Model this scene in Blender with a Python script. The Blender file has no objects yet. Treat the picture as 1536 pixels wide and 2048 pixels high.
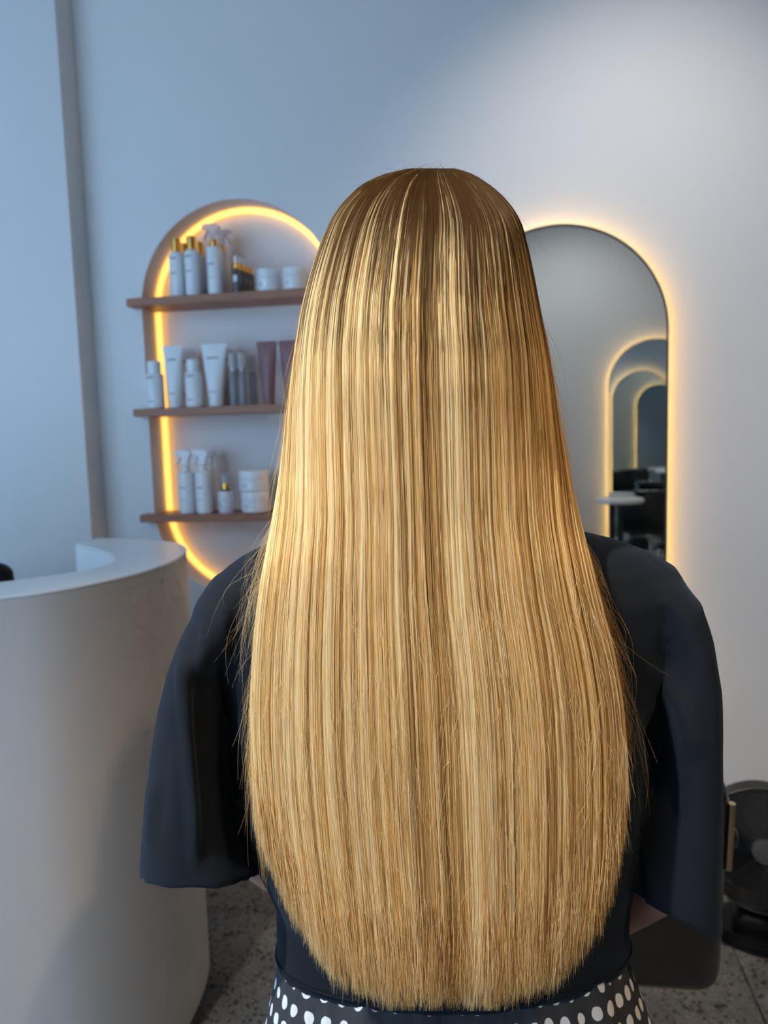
import bpy, bmesh, math, random
import numpy as np
from mathutils import Vector, Matrix

rng = np.random.default_rng(7)
random.seed(7)
scene = bpy.context.scene
COL = scene.collection

# ------------------------------------------------------------------ camera
F_PX = 1539.0
YAW, PITCH, ROLL = math.radians(9.0), math.radians(6.0), math.radians(1.69)
CAM = np.array([0.0, -2.46, 1.42])
FW = np.array([-math.sin(YAW) * math.cos(PITCH), math.cos(YAW) * math.cos(PITCH), -math.sin(PITCH)])
_r0 = np.array([math.cos(YAW), math.sin(YAW), 0.0])
_u0 = np.cross(_r0, FW)
RIGHT = _r0 * math.cos(ROLL) - _u0 * math.sin(ROLL)
UP = _u0 * math.cos(ROLL) + _r0 * math.sin(ROLL)

cam_data = bpy.data.cameras.new('camera')
cam = bpy.data.objects.new('camera', cam_data)
COL.objects.link(cam)
m = Matrix(((RIGHT[0], UP[0], -FW[0], CAM[0]), (RIGHT[1], UP[1], -FW[1], CAM[1]),
            (RIGHT[2], UP[2], -FW[2], CAM[2]), (0, 0, 0, 1)))
cam.matrix_world = m
cam_data.sensor_fit = 'VERTICAL'
cam_data.sensor_height = 34.6
cam_data.lens = 34.6 * F_PX / 2048.0
cam_data.clip_start = 0.02
cam_data.dof.use_dof = True
cam_data.dof.focus_distance = 0.71
cam_data.dof.aperture_fstop = 5.6
scene.camera = cam

# ------------------------------------------------------------------ view + world
scene.view_settings.view_transform = 'Standard'
scene.view_settings.look = 'None'
scene.view_settings.gamma = 1.0
scene.view_settings.use_curve_mapping = False
scene.view_settings.exposure = 0.38
scene.cycles_curves.shape = 'THICK'
scene.cycles.adaptive_threshold = 0.08
scene.cycles.adaptive_min_samples = 12
scene.cycles.max_bounces = 7
scene.cycles.diffuse_bounces = 3
scene.cycles.glossy_bounces = 6
scene.cycles.transmission_bounces = 4
scene.cycles.transparent_max_bounces = 12
scene.cycles.sample_clamp_indirect = 6.0
scene.cycles.caustics_reflective = False
scene.cycles.caustics_refractive = False

world = bpy.data.worlds.new('sky')
scene.world = world
world.use_nodes = True
bg = world.node_tree.nodes['Background']
bg.inputs['Color'].default_value = (0.42, 0.65, 1.0, 1)
bg.inputs['Strength'].default_value = 4.0

WALL_B = -3.45
LEFT_X = -4.2
WIN_X0, WIN_X1, WIN_Z0, WIN_Z1 = -4.0, -0.95, 0.10, 2.85       # shop window in the wall behind the viewer
pl = bpy.data.lights.new('window_portal', 'AREA')
pl.shape = 'RECTANGLE'
pl.size = WIN_X1 - WIN_X0
pl.size_y = WIN_Z1 - WIN_Z0
pl.cycles.is_portal = True
po = bpy.data.objects.new('window_portal', pl)
COL.objects.link(po)
po.location = ((WIN_X0 + WIN_X1) / 2, WALL_B - 0.02, (WIN_Z0 + WIN_Z1) / 2)
po.rotation_euler = (math.pi / 2, 0, 0)
RIGHT_X = 3.8
CEIL = 3.05

# ------------------------------------------------------------------ pixel helpers
def ray(px, py):
    px = np.asarray(px, float)[..., None]
    py = np.asarray(py, float)[..., None]
    return FW + RIGHT * (px - 768) / F_PX - UP * (py - 1024) / F_PX

def at(px, py, axis, v):
    d = ray(px, py)
    t = (v - CAM[axis]) / d[axis]
    return CAM + d * t

# ------------------------------------------------------------------ materials
MATS = {}
def mat(name, color=(0.8, 0.8, 0.8), rough=0.5, metal=0.0, spec=0.5, trans=0.0, ior=1.45, emit=None, estr=0.0,
        sheen=0.0, coat=0.0, bump=None, noise=None):
    if name in MATS:
        return MATS[name]
    mt = bpy.data.materials.new(name)
    mt.use_nodes = True
    nt = mt.node_tree
    b = nt.nodes['Principled BSDF']
    b.inputs['Base Color'].default_value = (*color, 1)
    b.inputs['Roughness'].default_value = rough
    b.inputs['Metallic'].default_value = metal
    b.inputs['Specular IOR Level'].default_value = spec
    b.inputs['Transmission Weight'].default_value = trans
    b.inputs['IOR'].default_value = ior
    b.inputs['Sheen Weight'].default_value = sheen
    b.inputs['Coat Weight'].default_value = coat
    if emit:
        b.inputs['Emission Color'].default_value = (*emit, 1)
        b.inputs['Emission Strength'].default_value = estr
    tc = nt.nodes.new('ShaderNodeTexCoord')
    if noise:      # (scale, amount)
        n = nt.nodes.new('ShaderNodeTexNoise')
        n.inputs['Scale'].default_value = noise[0]
        n.inputs['Detail'].default_value = 4
        nt.links.new(tc.outputs['Object'], n.inputs['Vector'])
        r = nt.nodes.new('ShaderNodeMapRange')
        r.inputs['To Min'].default_value = 1 - noise[1]
        r.inputs['To Max'].default_value = 1 + noise[1]
        nt.links.new(n.outputs['Fac'], r.inputs['Value'])
        mx = nt.nodes.new('ShaderNodeVectorMath')
        mx.operation = 'SCALE'
        mx.inputs[0].default_value = color
        nt.links.new(r.outputs['Result'], mx.inputs['Scale'])
        nt.links.new(mx.outputs['Vector'], b.inputs['Base Color'])
    if bump:       # (scale, strength)
        n = nt.nodes.new('ShaderNodeTexNoise')
        n.inputs['Scale'].default_value = bump[0]
        n.inputs['Detail'].default_value = 3
        nt.links.new(tc.outputs['Object'], n.inputs['Vector'])
        bp = nt.nodes.new('ShaderNodeBump')
        bp.inputs['Strength'].default_value = bump[1]
        bp.inputs['Distance'].default_value = 0.002
        nt.links.new(n.outputs['Fac'], bp.inputs['Height'])
        nt.links.new(bp.outputs['Normal'], b.inputs['Normal'])
    MATS[name] = mt
    return mt

M_WALL = mat('wall_paint', (0.74, 0.73, 0.72), 0.75, spec=0.25, bump=(60, 0.05), noise=(3, 0.02))
M_CEIL = mat('ceiling_paint', (0.78, 0.78, 0.77), 0.9, spec=0.2, bump=(80, 0.03))
M_DESK = mat('desk_lacquer', (0.57, 0.525, 0.48), 0.45, spec=0.4, noise=(4, 0.015))
M_BLACK = mat('black_vinyl', (0.012, 0.013, 0.016), 0.22, spec=0.6, coat=0.3, bump=(220, 0.08))
M_BPLASTIC = mat('black_plastic', (0.006, 0.006, 0.0065), 0.55, spec=0.25, noise=(30, 0.1))
M_GRILLE = mat('grille_wire', (0.020, 0.020, 0.021), 0.35, spec=0.4, noise=(20, 0.1))
M_CHROME = mat('chrome', (0.75, 0.73, 0.7), 0.16, 1.0, noise=(10, 0.03))
M_BRASS = mat('brushed_brass', (0.62, 0.47, 0.26), 0.25, 1.0, noise=(40, 0.05))
M_GOLD = mat('gold_cap', (0.95, 0.52, 0.12), 0.2, 1.0, noise=(40, 0.03))
M_WHITE = mat('white_plastic', (0.78, 0.79, 0.80), 0.35, spec=0.5, noise=(30, 0.02))
M_WHITETOP = mat('white_laminate', (0.86, 0.86, 0.85), 0.35, noise=(12, 0.02))
M_MAUVE = mat('mauve_plastic', (0.24, 0.115, 0.12), 0.35, noise=(30, 0.03))
M_PRINT = mat('grey_print', (0.38, 0.39, 0.41), 0.6, noise=(200, 0.3))
M_SILVER = mat('silver_print', (0.55, 0.56, 0.57), 0.3, 0.4, noise=(100, 0.1))
M_SMOKE = mat('smoked_glass', (0.22, 0.21, 0.20), 0.1, trans=0.6, noise=(10, 0.05))
M_CLEAR = mat('frosted_clear', (0.62, 0.68, 0.74), 0.18, trans=0.75, ior=1.35, noise=(10, 0.02))
M_TRANSL = mat('translucent_plastic', (0.85, 0.86, 0.9), 0.2, trans=0.6, ior=1.2, noise=(10, 0.02))
M_MIRROR = mat('mirror_silver', (0.78, 0.84, 0.855), 0.0, 1.0)
M_MEDGE = mat('mirror_edge', (0.025, 0.03, 0.028), 0.4, noise=(30, 0.1))
M_LEDN = mat('led_neon', (1.0, 0.8, 0.4), 0.5, emit=(1.0, 0.47, 0.085), estr=1.42)
M_LEDM = mat('led_tape', (1.0, 0.8, 0.4), 0.5, emit=(1.0, 0.56, 0.14), estr=25.0)
M_LAMP = mat('lamp_diffuser', (1, 1, 1), 0.5, emit=(1.0, 0.9, 0.78), estr=8.0)
M_ALU = mat('window_aluminium', (0.06, 0.06, 0.065), 0.35, 0.6, noise=(30, 0.05))
M_SKIN = mat('skin', (0.52, 0.30, 0.23), 0.5, spec=0.35, noise=(25, 0.06), bump=(400, 0.05))
M_SHOE = mat('shoe_leather', (0.02, 0.02, 0.02), 0.4, noise=(40, 0.1))
M_SOLE = mat('shoe_sole', (0.6, 0.6, 0.58), 0.6, noise=(40, 0.05))

def wood_mat():
    mt = bpy.data.materials.new('walnut_wood')
    mt.use_nodes = True
    nt = mt.node_tree
    b = nt.nodes['Principled BSDF']
    tc = nt.nodes.new('ShaderNodeTexCoord')
    mp = nt.nodes.new('ShaderNodeMapping')
    mp.inputs['Scale'].default_value = (3, 40, 40)
    n = nt.nodes.new('ShaderNodeTexNoise')
    n.inputs['Scale'].default_value = 2.0
    n.inputs['Detail'].default_value = 6
    n.inputs['Distortion'].default_value = 0.6
    cr = nt.nodes.new('ShaderNodeValToRGB')
    cr.color_ramp.elements[0].color = (0.22, 0.076, 0.032, 1)
    cr.color_ramp.elements[1].color = (0.43, 0.165, 0.072, 1)
    nt.links.new(tc.outputs['Object'], mp.inputs['Vector'])
    nt.links.new(mp.outputs['Vector'], n.inputs['Vector'])
    nt.links.new(n.outputs['Fac'], cr.inputs['Fac'])
    nt.links.new(cr.outputs['Color'], b.inputs['Base Color'])
    b.inputs['Roughness'].default_value = 0.45
    return mt
M_WOOD = wood_mat()

def floor_mat():
    mt = bpy.data.materials.new('terrazzo')
    mt.use_nodes = True
    nt = mt.node_tree
    b = nt.nodes['Principled BSDF']
    g = nt.nodes.new('ShaderNodeNewGeometry')
    n = nt.nodes.new('ShaderNodeTexNoise')
    n.inputs['Scale'].default_value = 5.0
    n.inputs['Detail'].default_value = 5
    cr = nt.nodes.new('ShaderNodeValToRGB')
    cr.color_ramp.elements[0].position = 0.3
    cr.color_ramp.elements[0].color = (0.10, 0.094, 0.088, 1)
    cr.color_ramp.elements[1].position = 0.75
    cr.color_ramp.elements[1].color = (0.19, 0.178, 0.165, 1)
    nt.links.new(g.outputs['Position'], n.inputs['Vector'])
    nt.links.new(n.outputs['Fac'], cr.inputs['Fac'])
    prev = cr.outputs['Color']
    for sc, thr, colr, seed in ((60, 0.30, (0.025, 0.022, 0.02, 1), 0), (140, 0.28, (0.05, 0.045, 0.04, 1), 7), (90, 0.16, (0.30, 0.28, 0.25, 1), 3)):
        v = nt.nodes.new('ShaderNodeTexVoronoi')
        v.inputs['Scale'].default_value = sc
        off = nt.nodes.new('ShaderNodeVectorMath')
        off.operation = 'ADD'
        off.inputs[1].default_value = (seed, seed, 0)
        ns = nt.nodes.new('ShaderNodeTexNoise')
        ns.inputs['Scale'].default_value = sc * 0.25
        lt = nt.nodes.new('ShaderNodeMath')
        lt.operation = 'MULTIPLY'
        cmp_ = nt.nodes.new('ShaderNodeMapRange')
        cmp_.inputs['From Min'].default_value = thr * 0.55
        cmp_.inputs['From Max'].default_value = thr * 0.45
        nt.links.new(g.outputs['Position'], off.inputs[0])
        nt.links.new(off.outputs['Vector'], v.inputs['Vector'])
        nt.links.new(off.outputs['Vector'], ns.inputs['Vector'])
        nt.links.new(v.outputs['Distance'], lt.inputs[0])
        nt.links.new(ns.outputs['Fac'], lt.inputs[1])
        nt.links.new(lt.outputs['Value'], cmp_.inputs['Value'])
        mx = nt.nodes.new('ShaderNodeMix')
        mx.data_type = 'RGBA'
        nt.links.new(cmp_.outputs['Result'], mx.inputs['Factor'])
        nt.links.new(prev, mx.inputs['A'])
        mx.inputs['B'].default_value = colr
        prev = mx.outputs['Result']
    nt.links.new(prev, b.inputs['Base Color'])
    b.inputs['Roughness'].default_value = 0.55
    b.inputs['Specular IOR Level'].default_value = 0.3
    return mt
M_FLOOR = floor_mat()
M_GROUT = mat('grout', (0.05, 0.047, 0.044), 0.9, noise=(50, 0.1))

def fabric_mat(name, color, sheen_tint):
    mt = mat(name, color, 0.85, spec=0.2, sheen=0.07, bump=(900, 0.25))
    b = mt.node_tree.nodes['Principled BSDF']
    b.inputs['Sheen Roughness'].default_value = 0.5
    b.inputs['Sheen Tint'].default_value = (*sheen_tint, 1)
    return mt
M_SHIRT = fabric_mat('black_cotton', (0.0084, 0.0104, 0.0148), (0.4, 0.65, 1.0))

def dots_mat():
    mt = bpy.data.materials.new('dotted_cotton')
    mt.use_nodes = True
    nt = mt.node_tree
    b = nt.nodes['Principled BSDF']
    tc = nt.nodes.new('ShaderNodeTexCoord')
    sp = nt.nodes.new('ShaderNodeSeparateXYZ')
    nt.links.new(tc.outputs['Object'], sp.inputs['Vector'])
    def math_(op, a, b_=None, c=None):
        nd = nt.nodes.new('ShaderNodeMath')
        nd.operation = op
        for i, v in enumerate((a, b_, c)):
            if v is None:
                continue
            if isinstance(v, (int, float)):
                nd.inputs[i].default_value = v
            else:
                nt.links.new(v, nd.inputs[i])
        return nd.outputs[0]
    dx = math_('SUBTRACT', sp.outputs['X'], 0.075)
    dy = math_('SUBTRACT', sp.outputs['Y'], 0.02)
    ang = math_('ARCTAN2', dx, math_('MULTIPLY', dy, -1.5))
    u = math_('MULTIPLY', ang, 0.20 / 0.0215)
    w = math_('MULTIPLY', sp.outputs['Z'], 1 / 0.027)
    row = math_('FLOOR', w)
    jit = nt.nodes.new('ShaderNodeTexNoise')
    jit.inputs['Scale'].default_value = 45
    nt.links.new(tc.outputs['Object'], jit.inputs['Vector'])
    u2 = math_('MULTIPLY_ADD', row, 0.37, u)
    fu = math_('SUBTRACT', math_('FRACT', u2), 0.5)
    fw_ = math_('SUBTRACT', math_('FRACT', w), 0.5)
    d2 = math_('SQRT', math_('ADD', math_('MULTIPLY', fu, fu), math_('MULTIPLY', fw_, fw_)))
    d3 = math_('MULTIPLY_ADD', math_('SUBTRACT', jit.outputs['Fac'], 0.5), 0.32, d2)
    dot = nt.nodes.new('ShaderNodeMapRange')
    dot.inputs['From Min'].default_value = 0.285
    dot.inputs['From Max'].default_value = 0.265
    nt.links.new(d3, dot.inputs['Value'])
    n = nt.nodes.new('ShaderNodeTexNoise')
    n.inputs['Scale'].default_value = 30
    nt.links.new(tc.outputs['Object'], n.inputs['Vector'])
    cr = nt.nodes.new('ShaderNodeValToRGB')
    cr.color_ramp.elements[0].color = (0.03, 0.032, 0.036, 1)
    cr.color_ramp.elements[1].color = (0.06, 0.063, 0.07, 1)
    nt.links.new(n.outputs['Fac'], cr.inputs['Fac'])
    mx = nt.nodes.new('ShaderNodeMix')
    mx.data_type = 'RGBA'
    nt.links.new(dot.outputs['Result'], mx.inputs['Factor'])
    nt.links.new(cr.outputs['Color'], mx.inputs['A'])
    mx.inputs['B'].default_value = (0.78, 0.78, 0.76, 1)
    nt.links.new(mx.outputs['Result'], b.inputs['Base Color'])
    b.inputs['Roughness'].default_value = 0.85
    b.inputs['Specular IOR Level'].default_value = 0.2
    return mt
M_DOTS = dots_mat()

def glass_pane_mat():
    mt = bpy.data.materials.new('window_glass')
    mt.use_nodes = True
    nt = mt.node_tree
    nt.nodes.clear()
    out = nt.nodes.new('ShaderNodeOutputMaterial')
    mix = nt.nodes.new('ShaderNodeMixShader')
    tr = nt.nodes.new('ShaderNodeBsdfTransparent')
    tr.inputs['Color'].default_value = (0.93, 0.96, 0.95, 1)
    gl = nt.nodes.new('ShaderNodeBsdfGlossy')
    gl.inputs['Roughness'].default_value = 0.02
    mix.inputs['Fac'].default_value = 0.06
    nt.links.new(tr.outputs[0], mix.inputs[1])
    nt.links.new(gl.outputs[0], mix.inputs[2])
    nt.links.new(mix.outputs[0], out.inputs['Surface'])
    return mt
M_PANE = glass_pane_mat()

# ------------------------------------------------------------------ mesh helpers
def mesh_obj(name, verts, faces, material, parent=None, smooth=False, loc=None):
    me = bpy.data.meshes.new(name)
    me.from_pydata([tuple(map(float, v)) for v in verts], [], [tuple(f) for f in faces])
    me.materials.append(material)
    bm = bmesh.new()
    bm.from_mesh(me)
    bmesh.ops.recalc_face_normals(bm, faces=bm.faces)
    bm.to_mesh(me)
    bm.free()
    if smooth:
        me.polygons.foreach_set('use_smooth', [True] * len(me.polygons))
        try:
            me.set_sharp_from_angle(angle=math.radians(40))
        except Exception:
            pass
    o = bpy.data.objects.new(name, me)
    COL.objects.link(o)
    if parent is not None:
        o.parent = parent
    if loc is not None:
        o.location = loc
    return o

def bm_obj(name, bm, material, parent=None, smooth=False):
    me = bpy.data.meshes.new(name)
    bmesh.ops.recalc_face_normals(bm, faces=bm.faces)
    bm.to_mesh(me)
    bm.free()
    me.materials.append(material)
    if smooth:
        me.polygons.foreach_set('use_smooth', [True] * len(me.polygons))
        me.set_sharp_from_angle(angle=math.radians(40))
    o = bpy.data.objects.new(name, me)
    COL.objects.link(o)
    if parent is not None:
        o.parent = parent
    return o

def tag(o, label=None, cat=None, group=None, kind=None):
    if label: o['label'] = label
    if cat: o['category'] = cat
    if group: o['group'] = group
    if kind: o['kind'] = kind
    return o

def thing(name, label, cat, loc=(0, 0, 0), rz=0.0, group=None):
    e = bpy.data.objects.new(name, None)
    e.empty_display_size = 0.1
    COL.objects.link(e)
    e.location = loc
    e.rotation_euler = (0, 0, rz)
    return tag(e, label, cat, group)

def copy_tree(o, parent=None):
    c = o.copy()
    COL.objects.link(c)
    c.parent = parent
    for ch in list(o.children):
        copy_tree(ch, c)
    return c

def box_bm(x0, x1, y0, y1, z0, z1, bev=0.0, seg=2, bm=None):
    bm = bm or bmesh.new()
    r = bmesh.ops.create_cube(bm, size=1.0)
    for v in r['verts']:
        v.co = Vector((x0 + (v.co.x + .5) * (x1 - x0), y0 + (v.co.y + .5) * (y1 - y0), z0 + (v.co.z + .5) * (z1 - z0)))
    if bev > 0:
        es = list({e for v in r['verts'] for e in v.link_edges})
        bmesh.ops.bevel(bm, geom=es, offset=bev, segments=seg, affect='EDGES', profile=0.5)
    return bm

def box(name, x0, x1, y0, y1, z0, z1, material, parent=None, bev=0.0, seg=2):
    return bm_obj(name, box_bm(x0, x1, y0, y1, z0, z1, bev, seg), material, parent, smooth=bev > 0)

def lathe_data(profile, n=32, cx=0.0, cy=0.0):
    """profile: (r, z) from bottom axis to top axis."""
    vs, fs, rings = [], [], []
    for r, z in profile:
        if r < 1e-6:
            rings.append([len(vs)])
            vs.append((cx, cy, z))
        else:
            rings.append(list(range(len(vs), len(vs) + n)))
            for i in range(n):
                a = 2 * math.pi * i / n
                vs.append((cx + r * math.cos(a), cy + r * math.sin(a), z))
    for a, b in zip(rings[:-1], rings[1:]):
        for i in range(n):
            j = (i + 1) % n
            if len(a) == 1 and len(b) == 1:
                continue
            if len(a) == 1:
                fs.append((a[0], b[i], b[j]))
            elif len(b) == 1:
                fs.append((a[i], a[j], b[0]))
            else:
                fs.append((a[i], a[j], b[j], b[i]))
    return vs, fs

def lathe(name, profile, material, parent=None, n=32, cx=0.0, cy=0.0, smooth=True):
    vs, fs = lathe_data(profile, n, cx, cy)
    return mesh_obj(name, vs, fs, material, parent, smooth)

def loft_data(rings, cap=True, closed=False, base=0):
    """rings: list of (n,3) arrays."""
    n = len(rings[0])
    vs = [tuple(p) for r in rings for p in r]
    fs = []
    m_ = len(rings)
    for k in range(m_ if closed else m_ - 1):
        k2 = (k + 1) % m_
        for i in range(n):
            j = (i + 1) % n
            fs.append((base + k * n + i, base + k * n + j, base + k2 * n + j, base + k2 * n + i))
    if cap and not closed:
        fs.append(tuple(base + i for i in range(n))[::-1])
        fs.append(tuple(base + (m_ - 1) * n + i for i in range(n)))
    return vs, fs

def tube_data(path, rad, n=10, closed=False, base=0):
    P = np.asarray(path, float)
    K = len(P)
    rad = np.broadcast_to(np.asarray(rad, float), (K,))
    if closed:
        T = np.roll(P, -1, 0) - np.roll(P, 1, 0)
    else:
        T = np.gradient(P, axis=0)
    T /= np.linalg.norm(T, axis=1)[:, None] + 1e-12
    up = np.array([0, 0, 1.0]) if abs(T[0][2]) < 0.9 else np.array([1.0, 0, 0])
    rings = []
    nrm = np.cross(T[0], up); nrm /= np.linalg.norm(nrm)
    for k in range(K):
        nrm = nrm - T[k] * (nrm @ T[k]); nrm /= np.linalg.norm(nrm) + 1e-12
        bn = np.cross(T[k], nrm)
        a = np.arange(n) * 2 * math.pi / n
        rings.append(P[k] + rad[k] * (np.cos(a)[:, None] * nrm + np.sin(a)[:, None] * bn))
    return loft_data(rings, cap=True, closed=closed, base=base)

def tube(name, path, rad, material, parent=None, n=10, closed=False):
    vs, fs = tube_data(path, rad, n, closed)
    return mesh_obj(name, vs, fs, material, parent, True)

def join_data(*parts):
    vs, fs = [], []
    for v, f in parts:
        b = len(vs)
        vs += list(v)
        fs += [tuple(i + b for i in q) for q in f]
    return vs, fs

def ellipsoid_data(c, r, nu=20, nv=12):
    vs, fs = lathe_data([(math.sin(math.pi * k / nv), -math.cos(math.pi * k / nv)) for k in range(nv + 1)], nu)
    return [(c[0] + r[0] * x, c[1] + r[1] * y, c[2] + r[2] * z) for x, y, z in vs], fs

def prism(name, pts, z0, z1, material, parent=None, axis='z', bev=0.0):
    """pts: 2D outline; extruded along axis (z: pts are x,y ; y: pts are x,z)."""
    bm = bmesh.new()
    if axis == 'z':
        vs = [bm.verts.new((p[0], p[1], z0)) for p in pts]
        d = (0, 0, z1 - z0)
    else:
        vs = [bm.verts.new((p[0], z0, p[1])) for p in pts]
        d = (0, z1 - z0, 0)
    f = bm.faces.new(vs)
    r = bmesh.ops.extrude_face_region(bm, geom=[f])
    bmesh.ops.translate(bm, vec=d, verts=[v for v in r['geom'] if isinstance(v, bmesh.types.BMVert)])
    if bev > 0:
        es = [e for e in bm.edges if len(e.link_faces) == 2 and e.calc_face_angle(0) > 1.0]
        bmesh.ops.bevel(bm, geom=es, offset=bev, segments=2, affect='EDGES')
    return bm_obj(name, bm, material, parent, smooth=True)

def bake(o, mods):
    """apply modifiers to a mesh object."""
    for t, kw in mods:
        md = o.modifiers.new(t.lower(), t)
        for k, v in kw.items():
            setattr(md, k, v)
    dg = bpy.context.evaluated_depsgraph_get()
    me = bpy.data.meshes.new_from_object(o.evaluated_get(dg))
    o.modifiers.clear()
    old = o.data
    mats = [s for s in old.materials]
    o.data = me
    if not me.materials:
        for s in mats:
            me.materials.append(s)
    me.polygons.foreach_set('use_smooth', [True] * len(me.polygons))
    bpy.data.meshes.remove(old)
    return o

def stadium(cx, r, z_bot, z_top, n=40, bottom_round=True, rb=None):
    """outline in (x, z), counter clockwise starting at right spring line."""
    pts = [(cx + r * math.cos(a), z_top - r + r * math.sin(a)) for a in np.linspace(0, math.pi, n + 1)]
    rb = r if bottom_round and rb is None else (rb or 0.0)
    if rb > 0:
        pts += [(cx - r + rb + rb * math.cos(a), z_bot + rb + rb * math.sin(a)) for a in np.linspace(math.pi, 1.5 * math.pi, n // 2 + 1)]
        pts += [(cx + r - rb + rb * math.cos(a), z_bot + rb + rb * math.sin(a)) for a in np.linspace(1.5 * math.pi, 2 * math.pi, n // 2 + 1)]
    else:
        pts += [(cx - r, z_bot), (cx + r, z_bot)]
    out = []
    for p in pts:
        if not out or math.hypot(p[0] - out[-1][0], p[1] - out[-1][1]) > 1e-5:
            out.append(p)
    if math.hypot(out[0][0] - out[-1][0], out[0][1] - out[-1][1]) < 1e-5:
        out.pop()
    return out

# ================================================================== THE SETTING
WL = LEFT_X
# ---- floor with tiles
floor = box('floor', WL - 0.2, RIGHT_X + 0.2, WALL_B - 0.2, 0.35, -0.12, -0.006, M_GROUT)
tag(floor, 'dark speckled terrazzo tile floor of the salon', None, None, 'structure')
TS, GAP = 0.9, 0.004
tile_mesh = None
for ix in range(-7, 5):
    for iy in range(-4, 2):
        x0 = 0.594 + (ix - 0) * TS
        y0 = -0.38 + (iy - 0) * TS
        cx, cy = x0 + TS / 2, y0 + TS / 2
        if cx < WL - 0.3 or cx > RIGHT_X + 0.3 or cy < WALL_B - 0.2 or cy > 0.3:
            continue
        if tile_mesh is None:
            t = box('tile', -TS / 2 + GAP / 2, TS / 2 - GAP / 2, -TS / 2 + GAP / 2, TS / 2 - GAP / 2, -0.012, 0.0, M_FLOOR, floor, 0.0015, 1)
            tile_mesh = t.data
        else:
            t = bpy.data.objects.new('tile', tile_mesh)
            COL.objects.link(t)
            t.parent = floor
        t.location = (cx, cy, 0)

tag(box('ceiling', WL - 0.2, RIGHT_X + 0.2, WALL_B - 0.2, 0.35, CEIL, CEIL + 0.1, M_CEIL), 'plain white salon ceiling', None, None, 'structure')

# ---- wall with the arched niche
NX, NR, NZB, NZT, ND = -0.853, 0.33, 0.865, 2.175, 0.125
outline = stadium(NX, NR, NZB, NZT, 64)
def wall_with_hole():
    """front face with stadium hole, recess sides, and back."""
    bm = bmesh.new()
    X0, X1, Z0, Z1 = WL - 0.2, RIGHT_X + 0.2, -0.1, CEIL
    inner = [bm.verts.new((x, 0, z)) for x, z in outline]
    # ring of outer rectangle points matched radially
    def rect_pt(x, z):
        cz = (NZB + NZT) / 2
        dx, dz = x - NX, z - cz
        hx, hz = NR + 0.2, (NZT - NZB) / 2 + 0.2
        k = min(hx / abs(dx) if abs(dx) > 1e-9 else 1e9, hz / abs(dz) if abs(dz) > 1e-9 else 1e9)
        return (NX + dx * k, cz + dz * k)
    rp = [rect_pt(x, z) for x, z in outline]
    mid = [bm.verts.new((x, 0, z)) for x, z in rp]
    n = len(inner)
    for i in range(n):
        j = (i + 1) % n
        bm.faces.new((inner[i], inner[j], mid[j], mid[i]))
    hx, hz = NR + 0.2, (NZT - NZB) / 2 + 0.2
    cz = (NZB + NZT) / 2
    def quad(a, b, c, d):
        bm.faces.new([bm.verts.new((p[0], 0, p[1])) for p in (a, b, c, d)])
    # corner fillers of the inner rectangle
    rx0, rx1, rz0, rz1 = NX - hx, NX + hx, cz - hz, cz + hz
    corners = [(rx1, rz1), (rx0, rz1), (rx0, rz0), (rx1, rz0)]
    for i in range(n):
        j = (i + 1) % n
        a, b = rp[i], rp[j]
        if abs(a[0] - b[0]) > 1e-6 and abs(a[1] - b[1]) > 1e-6:
            c = min(corners, key=lambda q: abs(q[0] - (a[0] + b[0]) / 2) + abs(q[1] - (a[1] + b[1]) / 2))
            bm.faces.new((mid[i], mid[j], bm.verts.new((c[0], 0, c[1]))))
    quad((X0, Z0), (rx0, Z0), (rx0, Z1), (X0, Z1))
    quad((rx1, Z0), (X1, Z0), (X1, Z1), (rx1, Z1))
    quad((rx0, Z0), (rx1, Z0), (rx1, rz0), (rx0, rz0))
    quad((rx0, rz1), (rx1, rz1), (rx1, Z1), (rx0, Z1))
    back = [bm.verts.new((x, ND, z)) for x, z in outline]
    for i in range(n):
        j = (i + 1) % n
        bm.faces.new((inner[i], back[i], back[j], inner[j]))
    bm.faces.new(back)
    # solid rear
    quad2 = [bm.verts.new(p) for p in ((X0, 0.3, Z0), (X1, 0.3, Z0), (X1, 0.3, Z1), (X0, 0.3, Z1))]
    bm.faces.new(quad2)
    me = bpy.data.meshes.new('wall_back')
    bm.normal_update()
    bm.to_mesh(me)
    bm.free()
    me.materials.append(M_WALL)
    o = bpy.data.objects.new('wall_back', me)
    COL.objects.link(o)
    return o
wall_back = tag(wall_with_hole(), 'pale grey painted wall with an arched niche cut into it', None, None, 'structure')

wf = bpy.data.objects.new('wall_front', None)
COL.objects.link(wf)
tag(wf, 'pale wall behind the styling stations opposite, with the shop window', None, None, 'structure')
box('wall_section', WIN_X1, RIGHT_X + 0.2, WALL_B - 0.2, WALL_B, -0.1, CEIL, M_WALL, wf)
box('wall_section', WL - 0.2, WIN_X0, WALL_B - 0.2, WALL_B, -0.1, CEIL, M_WALL, wf)
box('wall_section', WIN_X0, WIN_X1, WALL_B - 0.2, WALL_B, -0.1, WIN_Z0, M_WALL, wf)
box('wall_section', WIN_X0, WIN_X1, WALL_B - 0.2, WALL_B, WIN_Z1, CEIL, M_WALL, wf)
tag(box('wall_right', RIGHT_X, RIGHT_X + 0.2, WALL_B - 0.2, 0.3, -0.1, CEIL, M_WALL), 'plain pale end wall of the salon', None, None, 'structure')
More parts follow.
